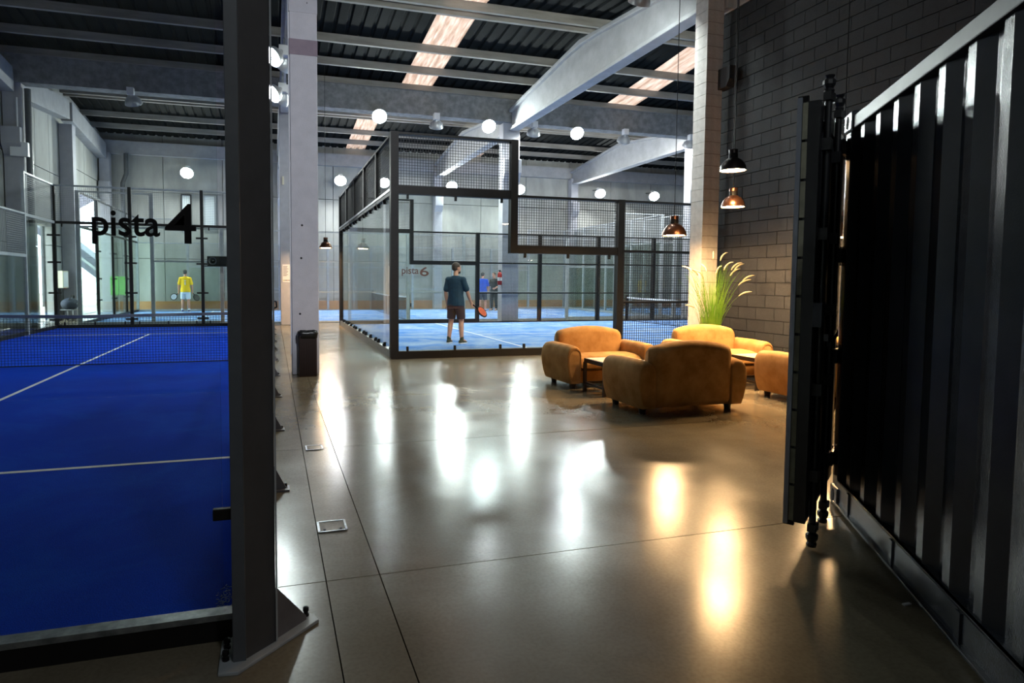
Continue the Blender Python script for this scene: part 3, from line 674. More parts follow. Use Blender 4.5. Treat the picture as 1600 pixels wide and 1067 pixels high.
for i, (x, l) in enumerate(((-3.49, 'above the two back wall windows'), (3.06, 'left of the black court frame'), (5.09, 'just behind the black frame corner post'), (8.4, 'seen through the black upper mesh'), (11.93, 'half hidden by the rear white column'), (16.44, 'above the long black top rail, left'), (19.66, 'above the long black top rail, right'))):
    floodlight('lit floodlight on the back wall ' + l, (x, 30.0, 5.98), (-.05 - x * .012, -.75, -.6), True, 'floodlights along the back wall', far=True, mount=(x, 30.82, 6.25), s=1.15)
for z, yy in ((6.0, 14), (5.69, 15.6)):
    w = 'upper' if z > 5.9 else 'lower'
    floodlight('lit floodlight of the %s pair beside the front white column' % w, (.06, yy, z), (-.68, -.42, -.60), True, 'paired floodlights over the blue court', mount=(.3, yy + .1, 6.45), s=.92, rec=.085)
    floodlight('second floodlight of the %s pair, dim, nearer the front column' % w, (.22, yy + .7, z + .06), (-.5, .5, -.6), False, 'paired floodlights over the blue court', mount=(.4, yy + .7, 6.45), s=.95)
sp_ = floodlight('added unseen fill floodlight high behind the viewer, narrow beam aimed at the front white column', (1.7, -2.4, 5.6), (-.10, .97, -.20), True, 'added fill lamps behind the viewer', dim=True, mount=(1.7, -2.6, 7.65))  # added lamp, never in view: front fill for column and foreground
sl = bpy.data.lights.new('beam', 'SPOT'); sl.energy = SPOT; sl.spot_size = math.radians(30); sl.spot_blend = .6; sl.shadow_soft_size = .2; sl.color = (.9, .94, 1)  # added fill spot, cone narrowed to the front column
so_ = bpy.data.objects.new('beam', sl); COL.objects.link(so_); so_.parent = sp_; so_.location = (.02, .06, -.01); so_.rotation_euler = Vector((-1.24, 12.0, -2.5)).to_track_quat('-Z', 'Y').to_euler()
for x, l in ((3.6, 'first'), (6.3, 'second'), (11.0, 'third'), (16.0, 'fourth')):
    floodlight('court floodlight under the near gutter beam above the view, %s from the front column' % l, (x, 10.22, 6.35), (.05, .62, -.75), True, 'floodlights under the near gutter beam', s=.85, mount=(x, 10.12, 6.78))
def pendant(label, pos, s=1.0, top=7.7, dark=False, group='bell pendant lamps'):
    t = thing('pendant_lamp', label, 'lamp', pos, 0, group)
    outer = [(.062, .13), (.075, .125), (.115, .10), (.158, .05), (.182, .0), (.19, -.055), (.19, -.06), (.184, -.06), (.176, 0), (.15, .047), (.1, .095), (.0, .11)]
    link('shade', MB().lathe([(r * s, z * s) for r, z in outer], 32).mesh('shade', M['shade_dark' if dark else 'shade'], True), t)
    link('socket', MB().lathe([(.055 * s, .25 * s), (.062 * s, .245 * s), (.062 * s, .19 * s), (.066 * s, .185 * s), (.066 * s, .11 * s), (.02 * s, .1 * s)], 24).mesh('socket', M['decal'], True), t)
    link('socket_collar', MB().lathe([(.063 * s, .255 * s), (.065 * s, .25 * s), (.065 * s, .2 * s), (.05 * s, .2 * s)], 24).mesh('socket_collar', M['shade' if not dark else 'shade_dark'], True), t)
    link('diffuser', MB().lathe([(.001, -.05 * s), (.17 * s, -.05 * s), (.17 * s, -.04 * s), (.001, -.035 * s)], 24).mesh('diffuser', M['warm'], True), t)
    h = top - pos[2]
    link('cable', MB().tube([(0, 0, .25 * s), (0, 0, h)], .006, 6).mesh('cable', M['decal']), t)
    link('ceiling_rose', MB().lathe([(.05, 0), (.05, .03), (.02, .05)], 12, (0, 0, h - .05)).mesh('ceiling_rose', M['decal'], True), t)
    return t
pendant('dark bell pendant lamp before the charcoal wall, upper of the stacked pair', (5.75, 7.0, 2.90), s=.86, dark=True)
pendant('copper bell pendant lamp before the charcoal wall, lower of the stacked pair', (6.18, 7.5, 2.50), s=.84)
pendant('copper bell pendant lamp hanging in front of the black mesh fence', (6.16, 8.82, 2.20))
pendant('copper bell pendant lamp hanging behind the open container door', (6.75, 6.25, 2.02))
pendant('small far bell pendant lamp between the front column and the black court', (1.52, 19.2, 2.40), s=1.0)

# ------------------------------------------------------------------ club armchairs (wide)
def rrect(x0, x1, z0, z1, r, n=5):
    pts = []
    for cx, cz, a0 in ((x1 - r, z1 - r, 0), (x0 + r, z1 - r, 90), (x0 + r, z0 + r, 180), (x1 - r, z0 + r, 270)):
        for k in range(n + 1):
            a = math.radians(a0 + 90 * k / n); pts.append((cx + r * math.cos(a), cz + r * math.sin(a)))
    return pts
def arm_ring(s, y, top, grow, z0=.065):
    # cross-section (XZ) of one arm, s = side: flat inner face, rounded top, outer face tucked in at the bottom
    pts = []
    xi, xo = .47, .67
    cx = (xi + xo) / 2; r = (xo - xi) / 2; prof = [(xi, z0), (xi, top - .10)]
    for k in range(1, 10):
        a = PI - PI * k / 10; prof.append((cx + r * math.cos(a), top - .10 + .10 * math.sin(a)))
    prof += [(xo + .004, top - .15), (xo + .004, top - .22), (xo - .004, .26), (xo - .022, .17), (xo - .045, .10), (xo - .06, z0)]
    mx = cx; mz = (top + z0) / 2
    return [(s * (mx + (x - mx) * grow), y, mz + (z - mz) * grow) for x, z in prof]
def make_sofa():
    t = thing('armchair', '', 'armchair', (0, 0, 0), 0, 'wide ochre club armchairs around the coffee tables')
    # base
    MB().loft([[(x, y, z) for x, z in rrect(-.49, .49, .07, .235, .03, 3)] for y in (-.36, .345)]).build('seat_base', M['velvet'], t, smooth=True, bevel=.012)
    # seat cushion: crowned, rounded front
    rings = []
    for y, zt, zb in ((-.24, .40, .24), (.0, .425, .235), (.2, .42, .235), (.31, .40, .24), (.365, .37, .255), (.385, .32, .275)):
        ring = []
        for x, z in rrect(-.475, .475, zb, zt, min(.05, (zt - zb) / 2.2), 5):
            cr = (1 - (x / .475) ** 2) * .022 if z > (zb + zt) / 2 else 0; ring.append((x, y, z + cr))
        rings.append(ring)
    MB().loft(rings).build('seat_cushion', M['velvet'], t, smooth=True)
    # backrest: arched, lofted across the width
    rings = []
    xs_ = [-.50, -.485, -.455, -.40, -.30, -.15, 0, .15, .30, .40, .455, .485, .50]
    for x in xs_:
        e = abs(x) / .5; top = .775 - .075 * e ** 2.2 - (.03 if e > .99 else .012 if e > .96 else 0); sh = .0 if e < .9 else (e - .9) * .55
        ring = []
        for yy, z in rrect(-.40 + sh, -.185 - sh * .6, .075, top, .085 - .3 * sh, 6):
            lean = -.03 * (z - .4) if z > .4 else 0
            ring.append((x, yy + lean, z))
        rings.append(ring)
    MB().loft(rings).build('backrest', M['velvet'], t, smooth='all')
    for s in (-1, 1):
        rings = []
        for y, top, g_ in ((-.405, .53, .90), (-.398, .545, .96), (-.37, .56, .992), (-.25, .575, 1.0), (.1, .575, 1.0), (.33, .565, 1.0), (.365, .56, .985), (.378, .555, .95)):
            r_ = arm_ring(s, y, top, g_); rings.append(r_ if s > 0 else r_[::-1])
        a = MB().loft(rings).build('arm', M['velvet'], t, smooth=True)
        fr = arm_ring(s, .378, .555, .80); fr2 = arm_ring(s, .386, .555, .76)
        if s < 0: fr = fr[::-1]; fr2 = fr2[::-1]
        MB().loft([[(x, .37, z) for x, y, z in fr], fr, fr2]).build('front_panel', M['velvet'], a, smooth=True)
        pp = arm_ring(s, .380, .555, .88)
        MB().tube(pp[:], .008, 6).build('piping', M['piping'], a, smooth=True)
    for x in (-.54, .54):
        for y in (-.26, .29):
            MB().lathe([(.034, 0), (.045, .075)], 12, (x, y, 0)).build('foot', M['foot'], t, smooth=True)
    return t
sofa = make_sofa()
spots = [(4.31, 6.14, 0.0, 'ochre velvet club armchair nearest the viewer, seen from behind'),
         (4.30, 7.82, PI + .03, 'ochre velvet club armchair facing the viewer in front of the court glass'),
         (6.16, 7.75, PI - .02, 'ochre velvet club armchair facing the viewer beneath the grass plant'),
         (6.43, 6.14, 0.02, 'ochre velvet club armchair half hidden by the open container door')]
for i, (x, y, a, l) in enumerate(spots):
    o = sofa if i == 0 else copy_tree(sofa)
    o.location = (x, y, 0); o.rotation_euler = (0, 0, a); o['label'] = l
# ------------------------------------------------------------------ coffee tables
def table(label, x, y, w, d):
    t = thing('coffee_table', label, 'table', (x, y, 0), 0, 'square coffee tables with iron legs'); h = .42
    link('table_top', MB().box(-w / 2 + .006, w / 2 - .006, -d / 2 + .006, d / 2 - .006, h - .02, h).mesh('table_top', M['table_top']), t)
    f = MB()
    for s in (-1, 1):
        f.box(s * w / 2 - .012, s * w / 2 + .012, -d / 2 - .012, d / 2 + .012, h - .055, h - .004); f.box(-w / 2, w / 2, s * d / 2 - .012, s * d / 2 + .012, h - .055, h - .004)
    link('apron', f.mesh('apron', M['iron']), t)
    for sx in (-1, 1):
        for sy in (-1, 1): link('leg', MB().box(sx * w / 2 - .018, sx * w / 2 + .018, sy * d / 2 - .018, sy * d / 2 + .018, 0, h - .05).mesh('leg', M['iron']), t)
    for s in (-1, 1):
        link('stretcher', MB().box(s * w / 2 - .013, s * w / 2 + .013, -d / 2, d / 2, .085, .115).mesh('stretcher', M['iron']), t)
        link('stretcher', MB().box(-w / 2, w / 2, s * d / 2 - .013, s * d / 2 + .013, .085, .115).mesh('stretcher', M['iron']), t)
    return t
table('square coffee table with iron legs left of the nearest armchair', 4.16, 7.09, .62, .5)
table('square coffee table with iron legs between the two right hand armchairs', 6.33, 7.0, .62, .5)
# ------------------------------------------------------------------ bin
b = thing('waste_bin', 'tall dark brown square bin with black liner against the front column', 'bin', (.485, 9.5, 0))
MB().prism([(.36, 9.40), (.61, 9.40), (.61, 9.62), (.36, 9.62)], 'z', 0, .62).build('bin_body', M['bin'], b, bevel=.008)
for k in range(9): MB().box(.366 + k * .0275, .378 + k * .0275, 9.394, 9.402, .03, .60).build('slat', M['bin'], b)
rings = []
for z, g_ in ((.56, .004), (.60, .008), (.63, .014), (.655, .006), (.66, -.012), (.62, -.02)):
    ring = []
    for k in range(28):
        a = 2 * PI * k / 28; c, s = math.cos(a), math.sin(a); q = max(abs(c), abs(s)); w = random.uniform(-.004, .006)
        ring.append((.485 + c / q * (.127 + g_ + w), 9.51 + s / q * (.112 + g_ + w), z + random.uniform(-.008, .008)))
    rings.append(ring)
MB().loft(rings).build('bin_liner', M['bag'], b, smooth='all')
# ------------------------------------------------------------------ ornamental grass
pg = thing('potted_grass', 'tall green ornamental grass with pale bent seed heads beside the white pier', 'plant', (6.86, 8.75, 0))
MB().lathe([(.15, 0), (.2, .42), (.215, .44), (.19, .44), (.185, .40), (.001, .40)], 20, (6.86, 8.75, 0)).build('pot', M['pot'], pg, smooth=True)
MB().lathe([(.184, .39), (.184, .41), (.001, .415)], 16, (6.86, 8.75, 0)).build('soil', M['soil'], pg)
gb = MB(); rg = random.Random(5)
def blade(mb, ang, lean, L, w, droop, p0):
    n = 6; L1 = []; d = Vector((math.cos(ang), math.sin(ang), 0)); sd = Vector((-d.y, d.x, 0)); sd = (sd + Vector((.35, -.35, 0))).normalized(); pts = []
    for i in range(n + 1):
        t = i / n; p = p0 + d * (L * (lean * t + droop * t * t * t)) + Vector((0, 0, L * (t - .5 * droop * t * t * t * (1 + lean)))); pts.append(p)
    st = len(mb.v)
    for i, p in enumerate(pts):
        ww = w * (1 - (i / n) ** 2 * .92) / 2; mb.v += [tuple(p - sd * ww), tuple(p + sd * ww), tuple(p + d * .002 + Vector((0, 0, -.001)))]
    for i in range(n):
        a = st + i * 3; mb.f += [(a, a + 1, a + 4, a + 3), (a + 1, a + 2, a + 5, a + 4), (a + 2, a, a + 3, a + 5)]
    return pts
for i in range(210):
    an = rg.uniform(0, 2 * PI); r = rg.uniform(0, .15)
    blade(gb, an, abs(rg.gauss(.07, .085)), rg.uniform(.65, 1.32), rg.uniform(.006, .012), rg.uniform(0, .22), Vector((6.86 + r * math.cos(an), 8.75 + r * math.sin(an), .41)))
heads = [(.0, .05, 1.42, .05), (.9, .06, 1.46, .06), (2.6, .16, 1.25, .10), (3.4, .2, 1.22, .12), (3.0, .1, 1.12, .05), (1.8, .06, 1.22, .04), (5.2, .1, 1.26, .05), (5.8, .16, 1.28, .07), (-.3, .20, 1.28, .08), (-.5, .30, 1.14, .12), (-.6, .27, 1.06, .12), (-.2, .17, 1.2, .09), (4.6, .05, 1.18, .04), (3.3, .34, .72, .24), (-.9, .32, .9, .16)]
for an, le, L, dr in heads:
    p = blade(gb, an, le, L, .006, dr, Vector((6.86, 8.75, .41)))
    e = p[-1]; d = (p[-1] - p[-2]).normalized(); o = Vector((math.cos(an), math.sin(an), 0)); q = [e - d * .04]
    for k in range(1, 6): q.append(q[-1] + (d * (1 - k * .12) + o * (.12 * k) + Vector((0, 0, -.05 * k))).normalized() * .042)
    MB().tube(q, [.007, .012, .014, .013, .010, .004], 7).build('seed_head', M['seed'], pg, smooth='all')
gb.build('blades', M['leaf'], pg)['kind'] = 'stuff'
# wall box by the pier
wbx = thing('wall_speaker', 'small dark speaker box mounted high on the charcoal wall', 'speaker', (7.5, 9.2, 4.8))
MB().prism([(9.08, 5.02), (9.42, 5.02), (9.42, 4.68), (9.16, 4.68), (9.08, 4.8)], 'x', 7.33, 7.5).build('cabinet', M['dark_block'], wbx, bevel=.01)
MB().box(7.49, 7.55, 9.18, 9.32, 4.8, 4.95).build('bracket', M['black_steel'], wbx)

# ------------------------------------------------------------------ shipping container with an open door leaf
ux, uy = -.543, -.840; RZ = math.atan2(uy, ux)
ct = thing('shipping_container', 'black corrugated steel container at right with one door leaf swung open', 'container', (3.44, 3.17, 0), RZ)
HT = 2.44; LEN = 5.0
def lk(name, mb, mat, par=ct, smooth=False, bevel=0): return link(name, mb.mesh(name, mat, smooth), par, bevel=bevel)
mb = MB(); pitch = .262; n = int((LEN - .2) / pitch); prof = []
for i in range(n):
    x = .10 + i * pitch; prof += [(x, .055), (x + .062, .055), (x + .124, .018), (x + .188, .018)]
prof.append((.10 + n * pitch, .055))
mb.loft([[(x, y, .16), (x, y, HT - .10), (x, y + .004, HT - .10), (x, y + .004, .16)] for x, y in prof]); lk('side_panel', mb, M['container'])
lk('top_rail', MB().box(.1, LEN, .0, .06, HT - .11, HT - .03), M['container_rail'], bevel=.006)
lk('bottom_rail', MB().box(.1, LEN, .0, .02, .03, .17).box(.1, LEN, .0, .07, .155, .17).box(.1, LEN, -.02, .07, .02, .035), M['container'], bevel=.003)
lk('corner_post', MB().box(.0, .10, .0, .09, .12, HT - .11), M['container'], bevel=.006)
for i in range(7): lk('weld_plate', MB().box(.32 + i * .7, .36 + i * .7, -.008, .0, .035, .155), M['container'])
for z0 in (0, HT - .12):
    c_ = lk('corner_casting', MB().box(-.01, .15, -.012, .14, z0, z0 + .12), M['container'], bevel=.012)
    rot = Matrix.Rotation(PI / 2, 4, 'X')
    ov = MB(); ov.loft([[(.065 + .024 * math.cos(a), yy, z0 + .06 + .04 * math.sin(a)) for a in [2 * PI * k / 16 for k in range(16)]] for yy in (-.014, -.008)])
    link('slot', ov.mesh('slot', M['mortar']), c_)
lk('roof_panel', MB().box(.0, LEN, .02, 2.2, HT - .04, HT - .02), M['container_dark'])
lk('far_side_panel', MB().box(.0, LEN, 2.2, 2.24, .1, HT), M['container_dark'])
lk('end_panel', MB().box(LEN, LEN + .04, 0, 2.24, .05, HT), M['container_dark'])
lk('deck', MB().box(.05, LEN, .02, 2.2, .1, .14), M['container_dark'])
lk('header', MB().box(.0, .1, .09, 2.2, HT - .14, HT - .02), M['container'])
lk('sill', MB().box(.0, .1, .09, 2.2, .02, .14), M['container'])
# door leaf
D = Vector((-.7997, -.600)).normalized(); DL = 1.06
dm = MB(); z0, z1 = .17, 2.30
dm.box(.0, .07, -.012, .05, z0, z1).box(DL - .08, DL, -.012, .05, z0, z1).box(.07, DL - .08, -.012, .05, z0, z0 + .08).box(.07, DL - .08, -.012, .05, z1 - .08, z1)
pr2 = []; x = .07
while x < DL - .1: pr2 += [(x, .03), (x + .06, .03), (x + .08, .006), (x + .14, .006), (x + .16, .03)]; x += .16
pr2 = [p for p in pr2 if p[0] <= DL - .08] + [(DL - .08, .03)]
dm.loft([[(x, y, z0 + .08), (x, y, z1 - .08), (x, y - .006, z1 - .08), (x, y - .006, z0 + .08)] for x, y in pr2])
wd = Vector((3.41, 3.22)) - Vector((3.44, 3.17)); cr, sr = math.cos(-RZ), math.sin(-RZ)
door = link('door_leaf', dm.mesh('door_leaf', M['container_dark']), ct, (wd.x * cr - wd.y * sr, wd.x * sr + wd.y * cr, 0), (0, 0, math.atan2(D.y, D.x) - RZ))
def dk_(name, mb, mat, smooth=False): return link(name, mb.mesh(name, mat, smooth), door)
dk_('edge_strip', MB().box(DL - .01, DL + .012, -.050, -.028, z0 - .01, z1 + .02), M['silver'])
for i in range(11):
    a = z0 + i * (z1 - z0) / 11; dk_('gasket', MB().box(DL - .02, DL + .006, -.026, -.003, a + .008, a + (z1 - z0) / 11 - .006), M['gasket'])
dk_('gasket_channel', MB().box(DL - .03, DL - .004, -.050, -.002, z0 - .02, z1 + .03), M['decal'])
for x in (DL - .13, DL - .55):
    dk_('lock_rod', MB().tube([(x, .068, .06), (x, .068, 2.40)], .017, 12), M['container_dark'], True)
    for z in (.40, .85, 1.25, 1.65, 2.1): dk_('rod_guide', MB().box(x - .04, x + .04, .045, .09, z - .03, z + .03), M['container_dark'])
    for z, s in ((.06, -1), (2.40, 1)):
        dk_('cam', MB().lathe([(.022, -.045), (.026, -.03), (.02, -.02), (.03, 0), (.03, .02), (.018, .03), (.026, .045)], 10, (x, .068, z)).prism([(x - .05, .045), (x + .03, .048), (x + .03, .083), (x - .035, .095)], 'z', z - s * .08, z - s * .04), M['container_dark'], False)
    dk_('handle', MB().bar((x, .098, 1.12), (x + .3 if x < .6 else x - .3, .098, 1.08), .02, .035), M['container'])
dk_('latch_box', MB().box(DL - .10, DL - .0, .05, .09, 1.18, 1.30), M['container'])
for z in (2.236, 1.571, .944, .294):
    dk_('hinge', MB().box(-.07, .10, .0, .065, z - .045, z + .045).lathe([(.025, z - .06), (.025, z + .06)], 10, (-.03, .03, 0)), M['container_dark'])

# ------------------------------------------------------------------ things by the left wall
eb = thing('fuse_box', 'cream electrical box with dark duct below on the left wall', 'electrical box', (-6.9, 24.65, 1.2))
MB().box(-6.99, -6.75, 24.35, 24.95, 1.08, 1.66).build('cabinet', M['cream'], eb, bevel=.01)
MB().box(-6.99, -6.86, 24.5, 24.8, .0, 1.08).build('duct', M['black_steel'], eb)
MB().box(-6.75, -6.745, 24.4, 24.9, 1.12, 1.62).build('door', M['white'], eb)
def extinguisher(label, x, y, z):
    t = thing('fire_extinguisher', label, 'extinguisher', (x, y, z))
    link('cylinder', MB().lathe([(.06, 0), (.075, .02), (.075, .36), (.05, .42), (.025, .44)], 16).mesh('cylinder', M['red'], True), t)
    link('valve', MB().lathe([(.025, .43), (.03, .47), (.015, .5)], 10).box(-.05, .05, -.012, .012, .49, .51).mesh('valve', M['black_steel']), t)
    link('hose', MB().tube([(.03, 0, .46), (.1, 0, .42), (.105, 0, .25), (.09, 0, .12)], .012, 8).mesh('hose', M['black_steel'], True), t)
    link('label_band', MB().lathe([(.0765, .14), (.0765, .26)], 16).mesh('label_band', M['white'], True), t)
    return t
extinguisher('red fire extinguisher hung on left wall right of the cream box', -6.925, 25.07, 1.05)
extinguisher('red fire extinguisher on the white column beyond the player', 7.425, 20.42, 1.27)
bg_ = thing('sports_bag', 'dark navy sports bag on a low wheeled stand by the left wall', 'bag', (-6.4, 24.3, 0))
MB().ball((-6.55, 24.3, .55), .26, .42, .2, 16, 10).build('bag_body', M['navy_bag'], bg_, smooth='all')
MB().tube([(-6.5, 24.0, .68), (-6.45, 24.15, .84), (-6.45, 24.4, .84), (-6.5, 24.55, .68)], .018, 8).build('strap', M['black_steel'], bg_, smooth=True)
MB().bar((-6.55, 23.95, .36), (-6.55, 24.65, .36), .4, .03).build('shelf', M['galv'], bg_)
for y in (24.0, 24.6):
    MB().bar((-6.55, y, .36), (-6.55, y, .1), .03).build('leg', M['galv'], bg_)
    MB().lathe([(.08, -.015), (.085, 0), (.08, .015)], 14, (-6.55, y, .085), Matrix.Rotation(PI / 2, 4, 'Y')).build('wheel', M['black_steel'], bg_, smooth=True)
bn = thing('banner_stand', 'bright green banner board standing before the far left corner', 'banner', (-5.95, 28.6, 0))
for a, b in ((-6.25, -5.96), (-5.93, -5.62)): MB().box(a, b, 28.58, 28.62, .75, 1.5).build('panel', M['green'], bn)
for x in (-6.2, -5.95, -5.66):
    MB().bar((x, 28.6, 0), (x, 28.6, .76), .03).build('leg', M['grey_steel'], bn); MB().box(x - .03, x + .03, 28.4, 28.8, 0, .02).build('foot', M['grey_steel'], bn)
lb = thing('wall_box', 'white junction box on the grey left wall column', 'box', (-6.5, 20.3, 4.9))
MB().box(-6.78, -6.35, 20.22, 20.35, 4.72, 5.1).build('case', M['white'], lb, bevel=.01)
MB().tube([(-6.6, 20.28, 5.1), (-6.6, 20.28, 6.3)], .02, 8).build('conduit', M['white'], lb)
dp = tag(MB().tube([(-6.40, 20.5, .02), (-6.40, 20.5, 6.6)], .085, 12).build('downpipe', M['post_steel'], smooth=True), 'dark downpipe beside the grey left wall column', 'pipe')
tag(MB().tube([(-6.1, 30.5, .0), (-6.1, 30.5, 5.5), (-5.95, 30.5, 5.9), (-5.95, 30.5, 6.75)], .09, 12).build('downpipe', M['post_steel'], smooth=True), 'dark cranked downpipe in the far left corner', 'pipe')

# ------------------------------------------------------------------ people
def remesh(mb, name, mat, vox, parent, sm=4):
    me = mb.mesh(name, mat, 'all'); o = link(name, me, parent)
    r = o.modifiers.new('r', 'REMESH'); r.mode = 'VOXEL'; r.voxel_size = vox; r.use_smooth_shade = True
    s = o.modifiers.new('s', 'SMOOTH'); s.factor = .5; s.iterations = sm
    apply_mods(o); o.data.materials.clear(); o.data.materials.append(mat); return o
def limb(mb, pts, rs, n=12):
    mb.tube(pts, rs, n)
    for p, r in zip(pts, rs): mb.ball(p, r * .985, nu=12, nv=8)
def ellipse_loft(mb, secs, n=20):
    # secs: (x, y, z, rx, ry)
    mb.loft([[(x + rx * math.cos(2 * PI * k / n), y + ry * math.sin(2 * PI * k / n), z) for k in range(n)] for x, y, z, rx, ry in secs])
def person(label, loc, rz, tee, shorts, hair, shoe, L, R, legs=((-.10, 0), (.10, 0)), head_turn=0., beard=False, vox=.012, long_legs=False, group=None, lean=0.0):
    """built facing +Y, 1.78 m tall; L,R: lists shoulder->elbow->wrist->hand end relative points"""
    t = thing('person', label, 'person', loc, rz, group)
    V = Vector; body = MB()
    feet = []
    # legs
    for s, (fx, fy) in zip((-1, 1), legs):
        hip = V((s * .095, 0, .92)); knee = V((s * .095 + (fx - s * .095) * .5, fy * .45 + .025, .50)); ank = V((fx, fy - .02, .085))
        limb(body, [hip, hip.lerp(knee, .45), knee, knee.lerp(ank, .3) + V((0, -.015, 0)), ank], [.092, .082, .057, .060, .040])
        limb(body, [ank, V((fx + s * .02, fy + .13, .035))], [.042, .03]); feet.append((fx, fy, s))
    ellipse_loft(body, [(0, 0, .84, .15, .10), (0, 0, .95, .165, .115), (0, .0, 1.08, .145, .10), (0, .01, 1.22, .165, .11), (0, .005, 1.36, .185, .11), (0, -.005, 1.44, .15, .085), (0, -.01, 1.49, .07, .065)])
    limb(body, [V((-.15, -.01, 1.41)), V((.15, -.01, 1.41))], [.065, .065])
    limb(body, [V((0, -.015, 1.45)), V((0, .005, 1.58))], [.058, .054])
    # head
    ht = Matrix.Rotation(head_turn, 4, 'Z'); hc = V((0, .02, 1.665))
    H = lambda p: tuple(hc + ht.to_3x3() @ V(p))
    def hball(c, rx, ry, rz_):
        m_ = MB().ball((0, 0, 0), rx, ry, rz_, 16, 11); st = len(body.v)
        body.v += [H((v[0] + c[0], v[1] + c[1], v[2] + c[2])) for v in m_.v]; body.f += [tuple(i + st for i in f) for f in m_.f]
    hball((0, 0, .03), .076, .098, .088); hball((0, .03, -.045), .058, .066, .068); hball((0, .07, -.085), .026, .022, .018)
    hball((0, .098, -.012), .012, .02, .022); hball((0, .098, -.028), .016, .018, .012)
    for s in (-1, 1): hball((s * .078, -.005, -.005), .012, .02, .032)
    hball((0, .094, -.056), .022, .010, .007)
    # arms and hands with five fingers
    grips = []
    for s, A in ((-1, L), (1, R)):
        sh = V((s * .185, -.01, 1.41)); el, wr, hd = [V(q) for q in A]
        limb(body, [sh, sh.lerp(el, .5), el, el.lerp(wr, .35), wr], [.055, .048, .040, .042, .027])
        d = (hd - wr).normalized(); side = d.cross(V((1, 0, 0))); side = side.normalized() if side.length > .1 else V((0, 1, 0)); pn = d.cross(side)
        limb(body, [wr, wr + d * .05, wr + d * .085], [.027, .034, .030]); limb(body, [wr + d * .04 + side * .022, wr + d * .085 + side * .02], [.022, .016]); limb(body, [wr + d * .04 - side * .022, wr + d * .085 - side * .02], [.022, .016])
        cl = -pn * s
        for k, ln in zip((-1.5, -.5, .5, 1.5), (.055, .072, .078, .068)):
            b0 = wr + d * .085 + side * (k * .018); b1 = b0 + d * ln * .5 + cl * .012; b2 = b1 + d * ln * .28 + cl * .03
            limb(body, [b0, b1, b2], [.0115, .0105, .009], 8)
        b0 = wr + d * .035 + side * .03; limb(body, [b0, b0 + d * .035 + side * .03 + cl * .01, b0 + d * .065 + side * .03 + cl * .025], [.014, .012, .010], 8)
        grips.append((wr + d * .10 + cl * .03, d))
    remesh(body, 'body', M['skin'], vox, t, 3)
    # eyes
    for s in (-1, 1):
        link('eye', MB().ball(H((s * .03, .088, .012)), .0085).mesh('eye', M['hair'], True), t)
    # hair
    hm = MB(); m_ = MB().ball((0, -.012, .048), .084, .100, .088, 18, 12); m2 = MB().ball((0, -.045, .01), .078, .066, .075, 16, 10)
    for q in (m_, m2):
        st = len(hm.v); hm.v += [H((v[0], min(v[1], .068 + .0 * v[2]), max(v[2], -.06))) for v in q.v]; hm.f += [tuple(i + st for i in f) for f in q.f]
    if beard:
        q = MB().ball((0, .045, -.085), .056, .062, .04, 14, 9); st = len(hm.v); hm.v += [H(v) for v in q.v]; hm.f += [tuple(i + st for i in f) for f in q.f]
    remesh(hm, 'hair', M[hair], vox, t, 2)
    # tee
    te = MB()
    ellipse_loft(te, [(0, 0, .84, .208, .142), (0, 0, .93, .203, .140), (0, .0, 1.08, .176, .126), (0, .01, 1.23, .188, .132), (0, .005, 1.36, .208, .134), (0, -.005, 1.43, .190, .112), (0, -.010, 1.468, .135, .092), (0, -.012, 1.49, .088, .080), (0, -.012, 1.505, .078, .072)])
    for s, A in ((-1, L), (1, R)):
        sh = V((s * .18, -.01, 1.405)); el = V(A[0]); limb(te, [V((s * .10, -.01, 1.405)), sh, sh.lerp(el, .45), sh.lerp(el, .74)], [.088, .080, .070, .072])
    remesh(te, 'tee_shirt', M[tee], vox, t, 4)
    so = MB(); ellipse_loft(so, [(0, 0, .78, .196, .128), (0, 0, .88, .198, .132), (0, 0, .97, .18, .124)])
    for s, (fx, fy, _) in zip((-1, 1), feet):
        hip = V((s * .092, 0, .88)); knee = V((s * .095 + (fx - s * .095) * .5, fy * .45 + .02, .50)); ank = V((fx, fy - .03, .12))
        if long_legs: so.tube([hip, knee, ank], [.105, .078, .06], 14)
        else: so.tube([hip, hip.lerp(knee, .5), hip.lerp(knee, .88)], [.106, .103, .098], 16)
    remesh(so, 'trousers' if long_legs else 'shorts', M[shorts], vox, t, 3)
    for fx, fy, s in feet:
        sm_ = MB(); d = V((s * .18, 1, 0)).normalized(); w = V((d.y, -d.x, 0)); o_ = V((fx, fy - .02, 0)); rings = []
        for q, hw, hz in ((-.085, .022, .07), (-.07, .036, .085), (-.02, .041, .095), (.05, .043, .075), (.11, .047, .055), (.165, .038, .045), (.19, .015, .03)):
            rings.append([tuple(o_ + d * q + w * (hw * math.cos(a)) + V((0, 0, hz * .5 + hz * .5 * math.sin(a)))) for a in [2 * PI * k / 12 for k in range(12)]])
        sh_ = link('shoe', MB().loft(rings).mesh('shoe', M[shoe], 'all'), t)
        r2 = [[tuple(o_ + d * q + w * hw * c + V((0, 0, z))) for c, z in ((-1, 0), (1, 0), (1, .022), (-1, .022))] for q, hw in ((-.09, .02), (-.07, .040), (.05, .047), (.11, .050), (.17, .04), (.197, .015))]
        link('sole', MB().loft(r2).mesh('sole', M['white']), sh_)
        link('sock', MB().tube([o_ + V((0, 0, .06)), o_ + V((0, .005, .15))], .045, 12).mesh('sock', M[shoe] if shoe == 'shoe' else M['white'], True), t)
    return t, grips
